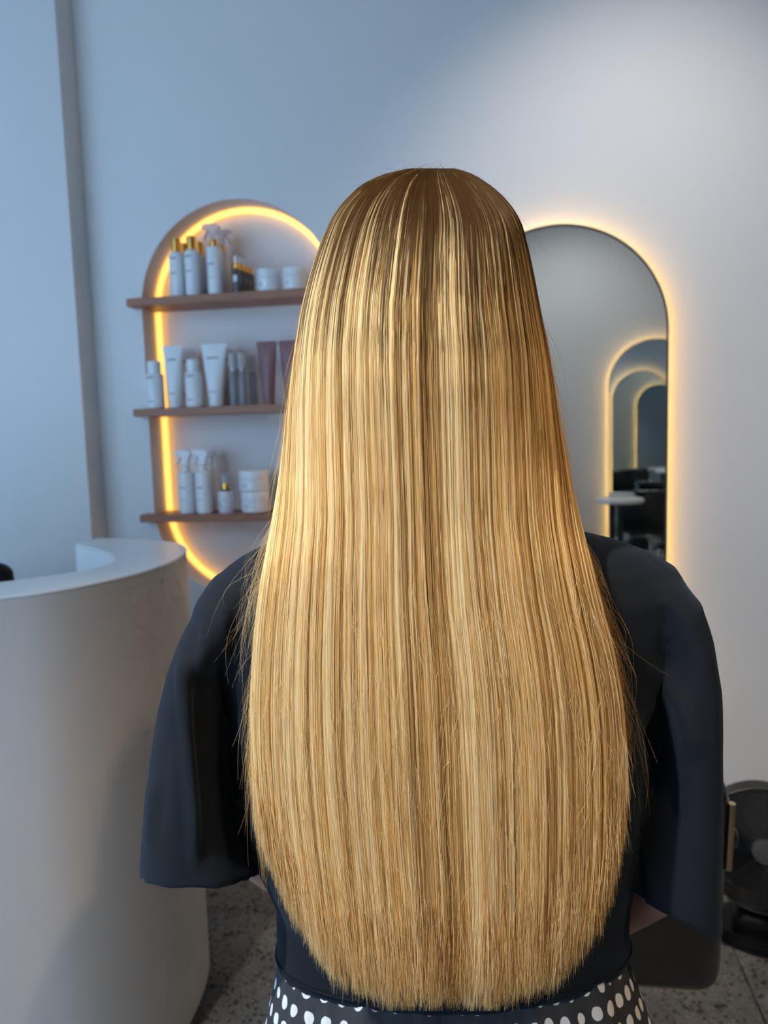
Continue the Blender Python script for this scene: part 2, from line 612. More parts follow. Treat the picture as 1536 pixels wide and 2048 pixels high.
# projecting pier beside the niche
tag(box('wall_pier', WL, -1.361, -0.10, 0.02, -0.01, CEIL, M_WALL, None, 0.004, 2), 'pale wall projection beside the reception desk', None, None, 'structure')
tag(box('wall_left', WL - 0.2, WL, WALL_B - 0.2, 0.35, -0.1, CEIL, M_WALL), 'plain pale side wall beyond the reception desk', None, None, 'structure')
win = bpy.data.objects.new('window_1', None)
COL.objects.link(win)
tag(win, 'tall shop window with dark aluminium mullions', None, None, 'structure')
WY0, WY1 = WALL_B - 0.13, WALL_B - 0.07
for zz in ((WIN_Z0, WIN_Z0 + 0.05), (WIN_Z1 - 0.05, WIN_Z1)):
    box('window_frame', WIN_X0, WIN_X1, WY0, WY1, zz[0], zz[1], M_ALU, win)
xs_ = np.linspace(WIN_X0, WIN_X1, 4)
for x in xs_:
    box('mullion', max(WIN_X0, x - 0.025), min(WIN_X1, x + 0.025), WY0, WY1, WIN_Z0, WIN_Z1, M_ALU, win)
for a, b in zip(xs_[:-1], xs_[1:]):
    box('pane', a + 0.02, b - 0.02, WALL_B - 0.103, WALL_B - 0.097, WIN_Z0 + 0.04, WIN_Z1 - 0.04, M_PANE, win)

# ---- niche led strip (neon flex around the rear corner of the niche)
led_path = [(x, ND - 0.022, z) for x, z in stadium(NX, NR - 0.0105, NZB + 0.0105, NZT - 0.0105, 64)]
led = tube('neon_strip', led_path, 0.0095, M_LEDN, None, 10, True)
tag(led, 'glowing warm yellow neon strip running round the inside of the niche', 'light strip')

# ---- shelves
def shelf(zt, label):
    th = 0.026
    fx0, fx1, fy = NX - NR - 0.028, NX + NR + 0.028, -0.055
    # width available inside the niche at this height
    def half(z):
        c1, c2 = NZT - NR, NZB + NR
        if z > c1: return math.sqrt(max(NR * NR - (z - c1) ** 2, 0))
        if z < c2: return math.sqrt(max(NR * NR - (c2 - z) ** 2, 0))
        return NR
    h = min(half(zt), half(zt - th)) - 0.002
    ix0, ix1 = NX - h, NX + h
    pts = [(fx0, fy), (fx1, fy), (fx1, -0.0005), (ix1, -0.0005), (ix1, ND - 0.034), (ix0, ND - 0.034), (ix0, -0.0005), (fx0, -0.0005)]
    o = prism('display_shelf', pts, zt - th, zt, M_WOOD, None, 'z', 0.0025)
    return tag(o, label, 'shelf', 'walnut shelves across the niche')
SH = []
for px, py in ((254, 597), (268, 818), (282, 1030)):
    SH.append(float(at(px, py, 1, -0.055)[2]))
shelf(SH[0], 'walnut display shelf at the springing of the niche arch, carrying gold-capped bottles')
shelf(SH[1], 'walnut display shelf across the middle of the niche, carrying squeeze tubes')
shelf(SH[2], 'lowest walnut display shelf in the niche, carrying two stacked tubs')

# ---- mirrors
def make_mirror(name, label):
    t = thing(name, label, 'mirror', (0, 0, 0), 0, 'backlit arched mirrors at the styling stations')
    r, zb, zt = 0.32, 0.42, 2.016
    glass_out = stadium(0, r - 0.006, zb + 0.006, zt - 0.006, 56, False, 0.05)
    prism('glass', glass_out, -0.0415, -0.040, M_MIRROR, t, 'y')
    # rim: thin dark band around the glass
    o_out = stadium(0, r, zb, zt, 56, False, 0.056)
    n = len(o_out)
    i_out = stadium(0, r - 0.006, zb + 0.006, zt - 0.006, 56, False, 0.05)
    vs, fs = [], []
    for pts, y in ((o_out, -0.044), (i_out, -0.044), (i_out, -0.030), (o_out, -0.030)):
        vs += [(x, y, z) for x, z in pts]
    for k in range(4):
        k2 = (k + 1) % 4
        for i in range(n):
            j = (i + 1) % n
            fs.append((k * n + i, k * n + j, k2 * n + j, k2 * n + i))
    mesh_obj('rim', vs, fs, M_MEDGE, t)
    prism('backing', stadium(0, r - 0.007, zb + 0.007, zt - 0.007, 56, False, 0.05), -0.0395, -0.032, M_MEDGE, t, 'y')
    prism('standoff', stadium(0, r - 0.07, zb + 0.07, zt - 0.07, 40, False, 0.05), -0.032, 0.0, M_WHITE, t, 'y')
    vs, fs = tube_data([(x, -0.020, z) for x, z in stadium(0, r - 0.024, zb + 0.024, zt - 0.024, 56, False, 0.05)], 0.004, 8, True)
    mesh_obj('led_tape', vs, fs, M_LEDM, t, True)
    return t
mir = make_mirror('wall_mirror', 'backlit arched mirror on the niche wall, behind the long-haired person')
mir.location = (0.164, 0, 0)
def place_mirror(x, y, rz, label):
    c = copy_tree(mir)
    c.location = (x, y, 0)
    c.rotation_euler = (0, 0, rz)
    c['label'] = label
place_mirror(1.54, 0, 0, 'backlit arched mirror further along the niche wall, past the floor fan')
place_mirror(1.067, WALL_B, math.pi, 'backlit arched mirror seen reflected inside the large mirror, round white table before it')
place_mirror(2.36, WALL_B, math.pi, 'second backlit arched mirror on the wall opposite the niche')

# ================================================================== CEILING LAMPS
def downlight(x, y, power, aim=None, cone=95, blend=0.9, color=(1.0, 0.93, 0.84), label=None):
    t = thing('ceiling_downlight', label or 'recessed round white downlight in the salon ceiling', 'lamp', (x, y, CEIL), 0, 'recessed ceiling downlights')
    lathe('trim_ring', [(0.040, -0.001), (0.041, -0.006), (0.052, -0.006), (0.054, -0.0005)], M_WHITE, t, 32)
    lathe('lens', [(0.0, -0.003), (0.0395, -0.003), (0.0395, -0.001), (0.0, -0.001)], M_LAMP, t, 24)
    ld = bpy.data.lights.new('downlight_bulb', 'SPOT')
    ld.energy = power
    ld.color = color
    ld.spot_size = math.radians(cone)
    ld.spot_blend = blend
    ld.shadow_soft_size = 0.04
    lo = bpy.data.objects.new('downlight_bulb', ld)
    COL.objects.link(lo)
    lo.parent = t
    lo.location = (0, 0, -0.02)
    if aim is not None:
        d = Vector(aim) - Vector((x, y, CEIL - 0.02))
        lo.rotation_euler = d.to_track_quat('-Z', 'Y').to_euler()
    return t
downlight(0.38, -1.0, 44, aim=(0.42, 0.0, 1.58), cone=86, blend=1.0, label='recessed downlight tilted at the wall above the arched mirror')
downlight(1.6, -0.9, 60, label='unseen recessed downlight added before the mirror past the floor fan')  # unseen lamp, invented to match the light in the room
downlight(-1.0, -2.9, 212, aim=(-0.14, -1.72, 1.02), cone=47, label='unseen recessed downlight added to brighten the long blonde hair')  # added spot, aimed only at the hair to lift its brightness
downlight(0.9, -2.9, 74, aim=(0.05, -1.72, 0.9), cone=46, color=(1.0, 0.72, 0.42), label='unseen amber downlight added to warm one side of the blonde hair')  # added amber spot, lifts the right side of the hair
downlight(0.45, -2.45, 30, aim=(0.5, -3.45, 1.6), cone=100, color=(1.0, 0.97, 0.93), label='unseen recessed downlight added to brighten the wall opposite the niche')  # added wash so the mirrored wall reads brighter
downlight(2.3, -2.9, 22, cone=120, label='unseen recessed downlight added before the second opposite mirror')  # unseen lamp added for more light on the opposite wall


# ================================================================== RECEPTION DESK
DESK_H = 1.14
def chaikin(P, it=3):
    P = np.asarray(P, float)
    for _ in range(it):
        Q = [P[0]]
        for a, b in zip(P[:-1], P[1:]):
            Q += [a * .75 + b * .25, a * .25 + b * .75]
        Q.append(P[-1])
        P = np.array(Q)
    return P
d_out = chaikin([(-2.05, -1.44), (-1.55, -1.41), (-1.2, -1.345), (-1.02, -1.27), (-0.908, -1.205), (-0.842, -1.15), (-0.79, -1.06), (-0.757, -0.955), (-0.747, -0.858),
                 (-0.760, -0.741), (-0.79, -0.645), (-0.845, -0.555), (-0.91, -0.50), (-1.02, -0.455), (-1.15, -0.43)])
d_in = chaikin([(-2.05, -1.31), (-1.55, -1.275), (-1.25, -1.205), (-1.09, -1.135), (-1.005, -1.074), (-0.939, -1.005), (-0.888, -0.936), (-0.878, -0.863), (-0.90, -0.788),
                (-0.956, -0.713), (-1.037, -0.634), (-1.127, -0.56), (-1.15, -0.545)])
desk = thing('reception_desk', 'white curved reception desk with a rounded end and open well', 'desk', (-1.0, -0.9, 0))
def shrink(P, d):
    T = np.gradient(P, axis=0)
    N = np.stack([-T[:, 1], T[:, 0]], 1)
    N /= np.linalg.norm(N, axis=1)[:, None]
    return P + N * d
off = np.array([-1.0, -0.9])
prism('body', list(d_out - off) + list((d_in - off)[::-1]), 0.045, DESK_H - 0.006, M_DESK, desk, 'z')
prism('rim_top', list(shrink(d_out, -0.001) - off) + list((shrink(d_in, 0.0055) - off)[::-1]), DESK_H - 0.0055, DESK_H, M_WHITETOP, desk, 'z', 0.002)
prism('inner_lining', list(shrink(d_in, 0.0005) - off) + list((shrink(d_in, 0.005) - off)[::-1]), 0.74, DESK_H - 0.006, M_WHITETOP, desk, 'z')
prism('plinth', list(shrink(d_out, 0.02) - off) + list((shrink(d_in, -0.01) - off)[::-1]), 0.0, 0.047, M_MEDGE, desk, 'z')
wt = [p for p in (shrink(d_in, 0.0) - off)][:60]
ws = chaikin([(-2.05, -1.312), (-1.55, -1.277), (-1.25, -1.207), (-1.09, -1.137), (-1.007, -1.074), (-1.1, -0.95), (-1.4, -0.9), (-2.05, -0.88)])
prism('work_surface', list(ws - off), 0.70, 0.73, M_WHITETOP, desk, 'z')

# dark swivel chair behind the desk (only its back shows over the rim)
oc = thing('office_chair', 'black rounded backrest of a chair behind the reception desk', 'chair', (-1.50, -0.62, -0.0), math.radians(20))
bmq = box_bm(-0.2, 0.2, -0.03, 0.03, 0.62, 1.09, 0.028, 3)
for v in bmq.verts:
    v.co.y += 0.9 * v.co.x ** 2
    v.co.x *= 1.0 - 0.35 * max(0.0, (v.co.z - 0.92) / 0.2) ** 2
bm_obj('backrest', bmq, M_BPLASTIC, oc, True)
box('seat', -0.22, 0.22, -0.46, -0.02, 0.44, 0.50, M_BPLASTIC, oc, 0.025, 3)
tube('back_post', [(0, -0.2, 0.43), (0, 0.05, 0.45), (0, 0.06, 0.7)], 0.018, M_CHROME, oc)
tube('gas_lift', [(0, -0.24, 0.08), (0, -0.24, 0.44)], 0.025, M_CHROME, oc)
for k in range(5):
    a = k * 2 * math.pi / 5
    tube('leg', [(0, -0.24, 0.09), (0.22 * math.cos(a), -0.24 + 0.22 * math.sin(a), 0.06)], 0.018, M_CHROME, oc)
    vs, fs = ellipsoid_data((0.22 * math.cos(a), -0.24 + 0.22 * math.sin(a), 0.025), (0.025, 0.025, 0.025), 12, 8)
    mesh_obj('caster', vs, fs, M_BPLASTIC, oc, True)

# ================================================================== PRODUCTS
def print_patch(parent, r, z, h, half_deg, material=None, ang=-102):
    vs, fs = [], []
    n = 7
    for k in range(n):
        a = math.radians(ang - half_deg + 2 * half_deg * k / (n - 1))
        for rr, zz in ((r + 0.0005, z), (r + 0.0005, z + h), (r - 0.0008, z + h), (r - 0.0008, z)):
            vs.append((rr * math.cos(a), rr * math.sin(a), zz))
    for k in range(n - 1):
        for q in range(4):
            q2 = (q + 1) % 4
            fs.append((k * 4 + q, (k + 1) * 4 + q, (k + 1) * 4 + q2, k * 4 + q2))
    fs += [(0, 1, 2, 3), tuple((n - 1) * 4 + i for i in (3, 2, 1, 0))]
    return mesh_obj('label_print', vs, fs, material or M_PRINT, parent, True)

def body_profile(r, h, shoulder, neck):
    return [(0, 0.0), (r * 0.9, 0.0), (r, 0.003), (r, h - shoulder), (r * 0.93, h - shoulder * 0.5), (neck, h - 0.001), (neck, h), (0, h)]

def gold_bottle(t, r=0.025, h=0.145, ch=0.042, cr=0.0155):
    lathe('body', body_profile(r, h, 0.012, cr), M_WHITE, t)
    lathe('cap', [(0, h + 0.0005), (cr, h + 0.0005), (cr, h + ch - 0.002), (cr - 0.002, h + ch), (0, h + ch)], M_GOLD, t)
    print_patch(t, r, h * 0.82, 0.006, 30)
    print_patch(t, r, h * 0.50, 0.005, 26)

def trigger_head(t, z, s=1.0, flip=1, material=None, collar=None):
    material = material or M_WHITE
    lathe('collar', [(0, z), (0.014 * s, z), (0.014 * s, z + 0.016 * s), (0.009 * s, z + 0.02 * s), (0, z + 0.02 * s)], collar or material, t, 24)
    z0 = z + 0.0205 * s
    out = [(0.010, 0.0), (0.012, 0.02), (0.020, 0.032), (0.022, 0.042), (0.012, 0.050), (-0.022, 0.050), (-0.036, 0.047), (-0.036, 0.036), (-0.016, 0.034), (-0.010, 0.022), (-0.010, 0.0)]
    o = prism('trigger_head', [(flip * x * s, z0 + q * s) for x, q in out], -0.008 * s, 0.008 * s, material, t, 'y', 0.001)
    lv = [(-0.015, 0.033), (-0.019, 0.033), (-0.028, 0.018), (-0.034, 0.002), (-0.030, 0.001), (-0.022, 0.016)]
    prism('trigger', [(flip * x * s, z0 + q * s) for x, q in lv], -0.005 * s, 0.005 * s, material, t, 'y')

def spray_bottle(t, r=0.0265, h=0.14, flip=1, s=1.0, material=None, collar=None):
    lathe('body', body_profile(r, h, 0.006, 0.0145), M_WHITE, t)
    trigger_head(t, h + 0.0005, s, flip, material, collar)
    print_patch(t, r, h * 0.60, 0.006, 24)
    print_patch(t, r, h * 0.32, 0.004, 20, M_SILVER)

def white_bottle(t, r=0.029, h=0.115, ch=0.040, cr=0.0215):
    lathe('body', body_profile(r, h, 0.006, cr), M_WHITE, t)
    lathe('cap', [(0, h + 0.0005), (cr, h + 0.0005), (cr, h + ch - 0.003), (cr - 0.003, h + ch), (0, h + ch)], M_WHITE, t)
    print_patch(t, r, h * 0.84, 0.008, 30)
    print_patch(t, r, h * 0.18, 0.005, 22)

def squeeze_tube(t, r=0.02, w=0.034, h=0.20, material=None):
    material = material or M_WHITE
    rings = []
    n = 28
    a = np.arange(n) * 2 * math.pi / n
    for k in range(15):
        q = k / 14
        z = 0.026 + q * (h - 0.026)
        hw = r + (w - r) * q
        hd = r * 1.05 * (1 - q) ** 0.6 + 0.0016
        rings.append(np.stack([hw * np.cos(a), hd * np.sin(a), np.full(n, z)], 1))
    vs, fs = loft_data(rings)
    mesh_obj('body', vs, fs, material, t, True)
    lathe('cap', [(0, 0), (r * 0.93, 0), (r * 0.98, 0.002), (r * 0.98, 0.0255), (0, 0.0255)], material, t, 28)
    box('crimp', -w - 0.0005, w + 0.0005, -0.0012, 0.0012, h - 0.012, h + 0.002, material, t, 0.0006, 1)
    if material is M_WHITE:
        for zz, hh, ww in ((h * 0.76, 0.007, 0.55), (h * 0.22, 0.004, 0.5)):
            q = (zz - 0.026) / (h - 0.026)
            hd = r * 1.05 * (1 - q) ** 0.6 + 0.0016
            hw = (r + (w - r) * q) * ww
            box('label_print', -hw, hw * 0.8, -hd - 0.0004, -hd * 0.80, zz, zz + hh, M_PRINT, t)

def dropper(t, r=0.0135, h=0.075):
    lathe('body', body_profile(r, h, 0.006, 0.008), M_SMOKE, t, 24)
    lathe('collar', [(0, h + 0.0005), (0.0085, h + 0.0005), (0.0085, h + 0.019), (0, h + 0.019)], M_GOLD, t, 24)
    lathe('bulb', [(0, h + 0.0195), (0.0065, h + 0.0195), (0.007, h + 0.032), (0.004, h + 0.041), (0, h + 0.042)], M_WHITE, t, 20)
    print_patch(t, r, h * 0.45, 0.02, 40, M_SILVER)

def jar(t, r=0.0365, h=0.070):
    lathe('body', [(0, 0), (r * 0.92, 0), (r, 0.003), (r, h * 0.62), (0, h * 0.62)], M_WHITE, t)
    lathe('lid', [(0, h * 0.63), (r * 1.01, h * 0.63), (r * 1.01, h - 0.003), (r * 0.97, h), (0, h)], M_WHITE, t)
    print_patch(t, r, h * 0.25, 0.008, 24, M_SILVER)

def clear_bottle(t, r=0.0142, h=0.110):
    lathe('body', body_profile(r, h, 0.004, 0.009), M_CLEAR, t, 28)
    lathe('collar', [(0, h + 0.0005), (0.010, h + 0.0005), (0.010, h + 0.006), (0, h + 0.006)], M_SILVER, t, 24)
    lathe('cap', [(0, h + 0.0065), (r, h + 0.0065), (r, h + 0.056), (r - 0.002, h + 0.058), (0, h + 0.058)], M_TRANSL, t, 28)
    lathe('base_ring', [(0, 0.0011 - 0.002), (r * 0.9, -0.0009), (r * 0.9, 0.0), (0, 0.0)], M_SILVER, t, 24)

def serum_bottle(t, r=0.025, h=0.073):
    lathe('body', body_profile(r, h, 0.004, 0.013), M_WHITE, t)
    lathe('neck', [(0, h + 0.0005), (0.0135, h + 0.0005), (0.0135, h + 0.006), (0, h + 0.006)], M_BPLASTIC, t, 24)
    lathe('collar', [(0, h + 0.0065), (0.0125, h + 0.0065), (0.0125, h + 0.026), (0, h + 0.026)], M_GOLD, t, 24)
    lathe('cap', [(0, h + 0.0265), (0.0125, h + 0.0265), (0.0118, h + 0.054), (0.009, h + 0.056), (0, h + 0.056)], M_TRANSL, t, 24)
    print_patch(t, r, h * 0.35, 0.012, 26, M_SILVER)

def put(name, label, cat, px, shelf_i, y, fn, group=None, dz=0.0, rz=0.0, **kw):
    base_py = (590, 817, 1031)[shelf_i]
    x = float(at(px, base_py, 1, y)[0])
    t = thing(name, label, cat, (x, y, SH[shelf_i] + 0.0005 + dz), rz, group)
    fn(t, **kw)
    return t
G1, G2, G3 = 'products on the upper niche shelf', 'products on the middle niche shelf', 'products on the lower niche shelf'
put('product_bottle', 'slim white bottle with gold cap, outermost on the upper niche shelf', 'bottle', 357.5, 0, -0.010, gold_bottle, G1)
put('product_bottle', 'slim white gold-capped bottle beside the sprayer on the upper niche shelf', 'bottle', 388, 0, -0.026, gold_bottle, G1)
put('product_bottle', 'white gold-capped bottle standing in the second row, behind the outermost bottle', 'bottle', 373, 0, 0.055, gold_bottle, G1)
put('product_bottle', 'white gold-capped bottle in the second row between two front bottles', 'bottle', 403, 0, 0.052, gold_bottle, G1)
put('spray_bottle', 'white spray bottle with gold collar and clear trigger, front of the upper shelf', 'bottle', 433, 0, -0.026, spray_bottle, G1, r=0.0255, h=0.150, flip=1, material=M_TRANSL, collar=M_GOLD)
put('spray_bottle', 'white spray bottle with gold collar behind another sprayer, its trigger turned the other way', 'bottle', 448, 0, 0.050, spray_bottle, G1, r=0.0255, h=0.150, flip=-1, material=M_TRANSL, collar=M_GOLD)
for i, (px, y) in enumerate(((475, -0.034), (484, -0.004), (493, 0.026), (502, 0.056))):
    put('dropper_bottle', ('smoky glass dropper bottle with gold collar, first of the row of four', 'smoky glass dropper bottle, second of the row of four beside the jars',
        'smoky glass dropper bottle, third of the row of four beside the jars', 'smoky glass dropper bottle at the niche end of the row of four')[i], 'bottle', px, 0, y, dropper, G1)
put('cream_jar', 'squat white lidded jar next to the dropper bottles', 'jar', 538, 0, -0.008, jar, G1)
put('cream_jar', 'squat white lidded jar touching the blonde hair in view, end of the upper shelf', 'jar', 590, 0, -0.008, jar, G1)

put('product_bottle', 'short white bottle with white cap, outermost on the middle niche shelf', 'bottle', 313, 1, -0.022, white_bottle, G2)
put('squeeze_tube', 'narrow white squeeze tube standing between the two short white bottles', 'tube', 352, 1, -0.026, squeeze_tube, G2, r=0.0215, w=0.034)
put('squeeze_tube', 'narrow white squeeze tube in the second row of the middle shelf', 'tube', 378, 1, 0.050, squeeze_tube, G2, r=0.0215, w=0.034)
put('product_bottle', 'short white bottle with white cap between two white tubes', 'bottle', 391, 1, -0.024, white_bottle, G2)
put('squeeze_tube', 'wide white squeeze tube next to the clear bottles', 'tube', 434, 1, -0.024, squeeze_tube, G2, r=0.0245, w=0.044)
put('squeeze_tube', 'wide white squeeze tube in the second row behind the clear bottles', 'tube', 456, 1, 0.048, squeeze_tube, G2, r=0.0245, w=0.044)
put('clear_bottle', 'slim clear bottle with pale cap beside the wide white tube', 'bottle', 470, 1, -0.034, clear_bottle, G2)
put('clear_bottle', 'slim clear bottle with pale cap nearer the mauve tubes', 'bottle', 488, 1, -0.030, clear_bottle, G2)
put('clear_bottle', 'slim clear bottle standing in the second row by the mauve tube', 'bottle', 508, 1, 0.046, clear_bottle, G2)
put('squeeze_tube', 'mauve squeeze tube next to the clear bottles', 'tube', 539, 1, -0.020, squeeze_tube, G2, r=0.019, w=0.034, material=M_MAUVE)
put('squeeze_tube', 'mauve squeeze tube half hidden by the blonde hair', 'tube', 583, 1, -0.020, squeeze_tube, G2, r=0.019, w=0.034, material=M_MAUVE)

put('spray_bottle', 'white trigger spray bottle, outermost on the lower niche shelf', 'bottle', 377, 2, -0.020, spray_bottle, G3)
put('spray_bottle', 'white trigger spray bottle beside the small serum bottle', 'bottle', 411, 2, -0.026, spray_bottle, G3)
put('spray_bottle', 'white trigger spray bottle in the second row of the lower shelf', 'bottle', 424, 2, 0.046, spray_bottle, G3)
put('serum_bottle', 'small white serum bottle with dark neck and gold collar', 'bottle', 454, 2, -0.026, serum_bottle, G3)
put('hair_tub', 'large white tub at the bottom of the stack of two', 'tub', 512, 2, -0.005, jar, G3, r=0.046, h=0.070)
put('hair_tub', 'large white tub stacked on top of another tub', 'tub', 511, 2, -0.005, jar, G3, dz=0.0705, r=0.0485, h=0.068)

# ================================================================== FLOOR FAN
fan = thing('floor_fan', 'black round floor fan with wire grille standing by the wall', 'fan', (0.685, -0.33, 0), math.radians(-14))
FR, FZ = 0.155, 0.262
tilt = math.radians(14)
def fan_pt(x, y, z):   # local fan head frame: y = axis (towards -y is front)
    c, s_ = math.cos(tilt), math.sin(tilt)
    return (x, y * c + z * s_ * 1.0, FZ - y * s_ + z * c)
def fan_ring(r, y, w, n=40):
    a = np.arange(n) * 2 * math.pi / n
    return tube_data([fan_pt(r * math.cos(q), y, r * math.sin(q)) for q in a], w, 6, True)
# drum
vs, fs = [], []
n = 56
for (r, y) in ((FR, -0.055), (FR + 0.006, -0.05), (FR + 0.008, 0.05), (FR, 0.06), (FR - 0.006, 0.055), (FR - 0.006, -0.05)):
    vs += [fan_pt(r * math.cos(2 * math.pi * i / n), y, r * math.sin(2 * math.pi * i / n)) for i in range(n)]
for k in range(6):
    k2 = (k + 1) % 6
    fs += [(k * n + i, k * n + (i + 1) % n, k2 * n + (i + 1) % n, k2 * n + i) for i in range(n)]
mesh_obj('drum', vs, fs, M_BPLASTIC, fan, True)
rings = [fan_ring(r, -0.056 - 0.018 * (1 - (r / FR) ** 2), 0.0013) for r in np.linspace(0.038, FR - 0.004, 24)]
spokes = []
for k in range(8):
    a = k * math.pi / 4
    spokes.append(tube_data([fan_pt(r * math.cos(a), -0.055 - 0.018 * (1 - (r / FR) ** 2), r * math.sin(a)) for r in np.linspace(0.03, FR - 0.002, 6)], 0.0015, 6))
vs, fs = join_data(*rings, *spokes)
gr = mesh_obj('grille', vs, fs, M_GRILLE, fan, True)
tag(tube('rim_band', [fan_pt((FR + 0.004) * math.cos(a), -0.056, (FR + 0.004) * math.sin(a)) for a in np.arange(56) * 2 * math.pi / 56], 0.0035, M_GRILLE, fan, 8, True))
rings_b = [fan_ring(r, 0.058, 0.0011) for r in np.linspace(0.045, FR - 0.004, 12)]
vs, fs = join_data(*rings_b)
mesh_obj('rear_grille', vs, fs, M_GRILLE, fan, True)
M_BADGE = mat('fan_badge', (0.12, 0.12, 0.125), 0.25, 0.6, noise=(60, 0.2))
vs, fs = lathe_data([(0, 0.050), (FR - 0.008, 0.050), (FR - 0.008, 0.054), (0, 0.054)], 40)
mesh_obj('added_dark_plate', [fan_pt(x, z, y) for x, y, z in vs], fs, M_BPLASTIC, fan, True)  # plate added behind the blades so the drum looks dark inside
hubp = [(0, -0.082), (0.030, -0.079), (0.036, -0.070), (0.036, -0.062), (0, -0.062)]
vs, fs = lathe_data(hubp, 28)
mesh_obj('badge', [fan_pt(x, z, y) for x, y, z in vs], fs, M_BADGE, fan, True)
vs, fs = lathe_data([(0, -0.055), (0.032, -0.05), (0.034, 0.0), (0.045, 0.02), (0.045, 0.075), (0.03, 0.085), (0, 0.085)], 28)
mesh_obj('motor', [fan_pt(x, z, y) for x, y, z in vs], fs, M_BPLASTIC, fan, True)
for k in range(5):
    a0 = k * 2 * math.pi / 5
    vs, fs = [], []
    nr = 6
    for side in (0, 1):
        for i in range(nr):
            r = 0.034 + (FR - 0.018 - 0.034) * i / (nr - 1)
            wd = 0.30 + 0.25 * i / (nr - 1)
            for q in (-1, 0, 1):
                a = a0 + q * wd + 0.15 * i / nr
                vs.append(fan_pt(r * math.cos(a), 0.018 * q + (0.001 if side else -0.001) - 0.01, r * math.sin(a)))
    def id_(s_, i, q): return s_ * nr * 3 + i * 3 + q
    for i in range(nr - 1):
        for q in range(2):
            fs.append((id_(0, i, q), id_(0, i + 1, q), id_(0, i + 1, q + 1), id_(0, i, q + 1)))
            fs.append((id_(1, i, q), id_(1, i, q + 1), id_(1, i + 1, q + 1), id_(1, i + 1, q)))
        for q in (0, 2):
            fs.append((id_(0, i, q), id_(1, i, q), id_(1, i + 1, q), id_(0, i + 1, q)))
    for i in (0, nr - 1):
        for q in range(2):
            fs.append((id_(0, i, q), id_(0, i, q + 1), id_(1, i, q + 1), id_(1, i, q)))
    mesh_obj('blade', vs, fs, M_BPLASTIC, fan, True)
# stand: solid foot with two uprights to pivots
foot = [(0.135 * math.cos(a) * (1 if abs(math.cos(a)) < .99 else 1), 0.105 * math.sin(a)) for a in np.arange(40) * 2 * math.pi / 40]
prism('foot', foot, 0.0, 0.035, M_BPLASTIC, fan, 'z', 0.008)
for s_ in (-1, 1):
    tube('upright', [(s_ * 0.10, 0.02, 0.03), (s_ * 0.150, 0.02, 0.09), (s_ * 0.172, 0.005, 0.18), (s_ * 0.176, 0.0, FZ)], 0.011, M_BPLASTIC, fan, 10)
    vs, fs = lathe_data([(0, 0.155), (0.018, 0.156), (0.02, 0.178), (0.014, 0.188), (0, 0.188)], 20)
    mesh_obj('pivot_knob', [(s_ * z, x, FZ + y) for x, y, z in vs], fs, M_BPLASTIC, fan, True)
col_ = box_bm(-0.075, 0.075, -0.06, 0.06, 0.03, 0.085, 0.02, 3)
bm_obj('control_housing', col_, M_BPLASTIC, fan, True)

# ================================================================== STYLING CHAIRS
def styling_chair(label, loc, rz):
    t = thing('styling_chair', label, 'chair', loc, rz, 'black styling chairs')
    bmq = box_bm(-0.27, 0.27, -0.045, 0.045, 0.448, 0.85, 0.04, 4)
    for v in bmq.verts:
        v.co.y += -0.10 * (v.co.z - 0.47) + 0.25 * v.co.x ** 2
    bm_obj('backrest', bmq, M_BLACK, t, True)
    for s_ in (-1, 1):
        path = [(s_ * 0.270, -0.10 * (z - 0.47) - 0.008, z) for z in np.linspace(0.685, 0.805, 8)]
        tube('side_trim', path, 0.006, M_BRASS, t, 8)
    box('seat', -0.25, 0.25, 0.055, 0.53, 0.41, 0.53, M_BLACK, t, 0.04, 4)
    for s_ in (-1, 1):
        bmq = box_bm(s_ * 0.29 - 0.03, s_ * 0.29 + 0.03, 0.06, 0.46, 0.66, 0.705, 0.018, 3)
        arm = bm_obj('armrest', bmq, M_BLACK, t, True)
        tube('arm_bracket', [(s_ * 0.29, 0.12, 0.67), (s_ * 0.29, 0.12, 0.48), (s_ * 0.235, 0.12, 0.44)], 0.013, M_CHROME, arm, 10)
        tube('arm_bracket', [(s_ * 0.29, 0.40, 0.67), (s_ * 0.29, 0.40, 0.48), (s_ * 0.235, 0.40, 0.44)], 0.013, M_CHROME, arm, 10)
    lathe('pedestal', [(0, 0.02), (0.05, 0.02), (0.05, 0.20), (0.032, 0.205), (0.032, 0.405), (0.10, 0.408), (0.10, 0.418), (0, 0.418)], M_CHROME, t, 28, 0, 0.29)
    lathe('base', [(0, 0), (0.27, 0), (0.275, 0.008), (0.26, 0.018), (0.06, 0.03), (0, 0.03)], M_CHROME, t, 48, 0, 0.29)
    return t
styling_chair('black vinyl styling chair with brass side trim, in front of the standing person', (0.085, -1.17, 0), math.radians(2))
styling_chair('black vinyl styling chair facing the mirror past the floor fan', (1.56, -1.15, 0), 0)
styling_chair('black vinyl styling chair facing the opposite wall, seen in the mirror by the round table', (1.22, -2.35, 0), math.pi)

# ================================================================== ROUND TABLES
def round_table(label, x, y, h=0.90, r=0.165):
    t = thing('round_side_table', label, 'table', (x, y, 0), 0, 'round white station tables')
    lathe('table_top', [(0, h - 0.03), (r - 0.006, h - 0.03), (r, h - 0.024), (r, h - 0.004), (r - 0.004, h), (0, h)], M_WHITETOP, t, 48)
    lathe('stem', [(0, 0.018), (0.02, 0.018), (0.02, h - 0.0305), (0, h - 0.0305)], M_MEDGE, t, 20)
    lathe('base', [(0, 0), (0.13, 0), (0.132, 0.01), (0.02, 0.02), (0, 0.02)], M_MEDGE, t, 40)
round_table('round white side table reflected in the mirror, before the opposite arched mirror', 0.80, -3.22)
round_table('round white side table below the mirror, behind the long-haired person', 0.10, -0.24)
round_table('round white side table by the mirror past the floor fan', 1.82, -0.24)

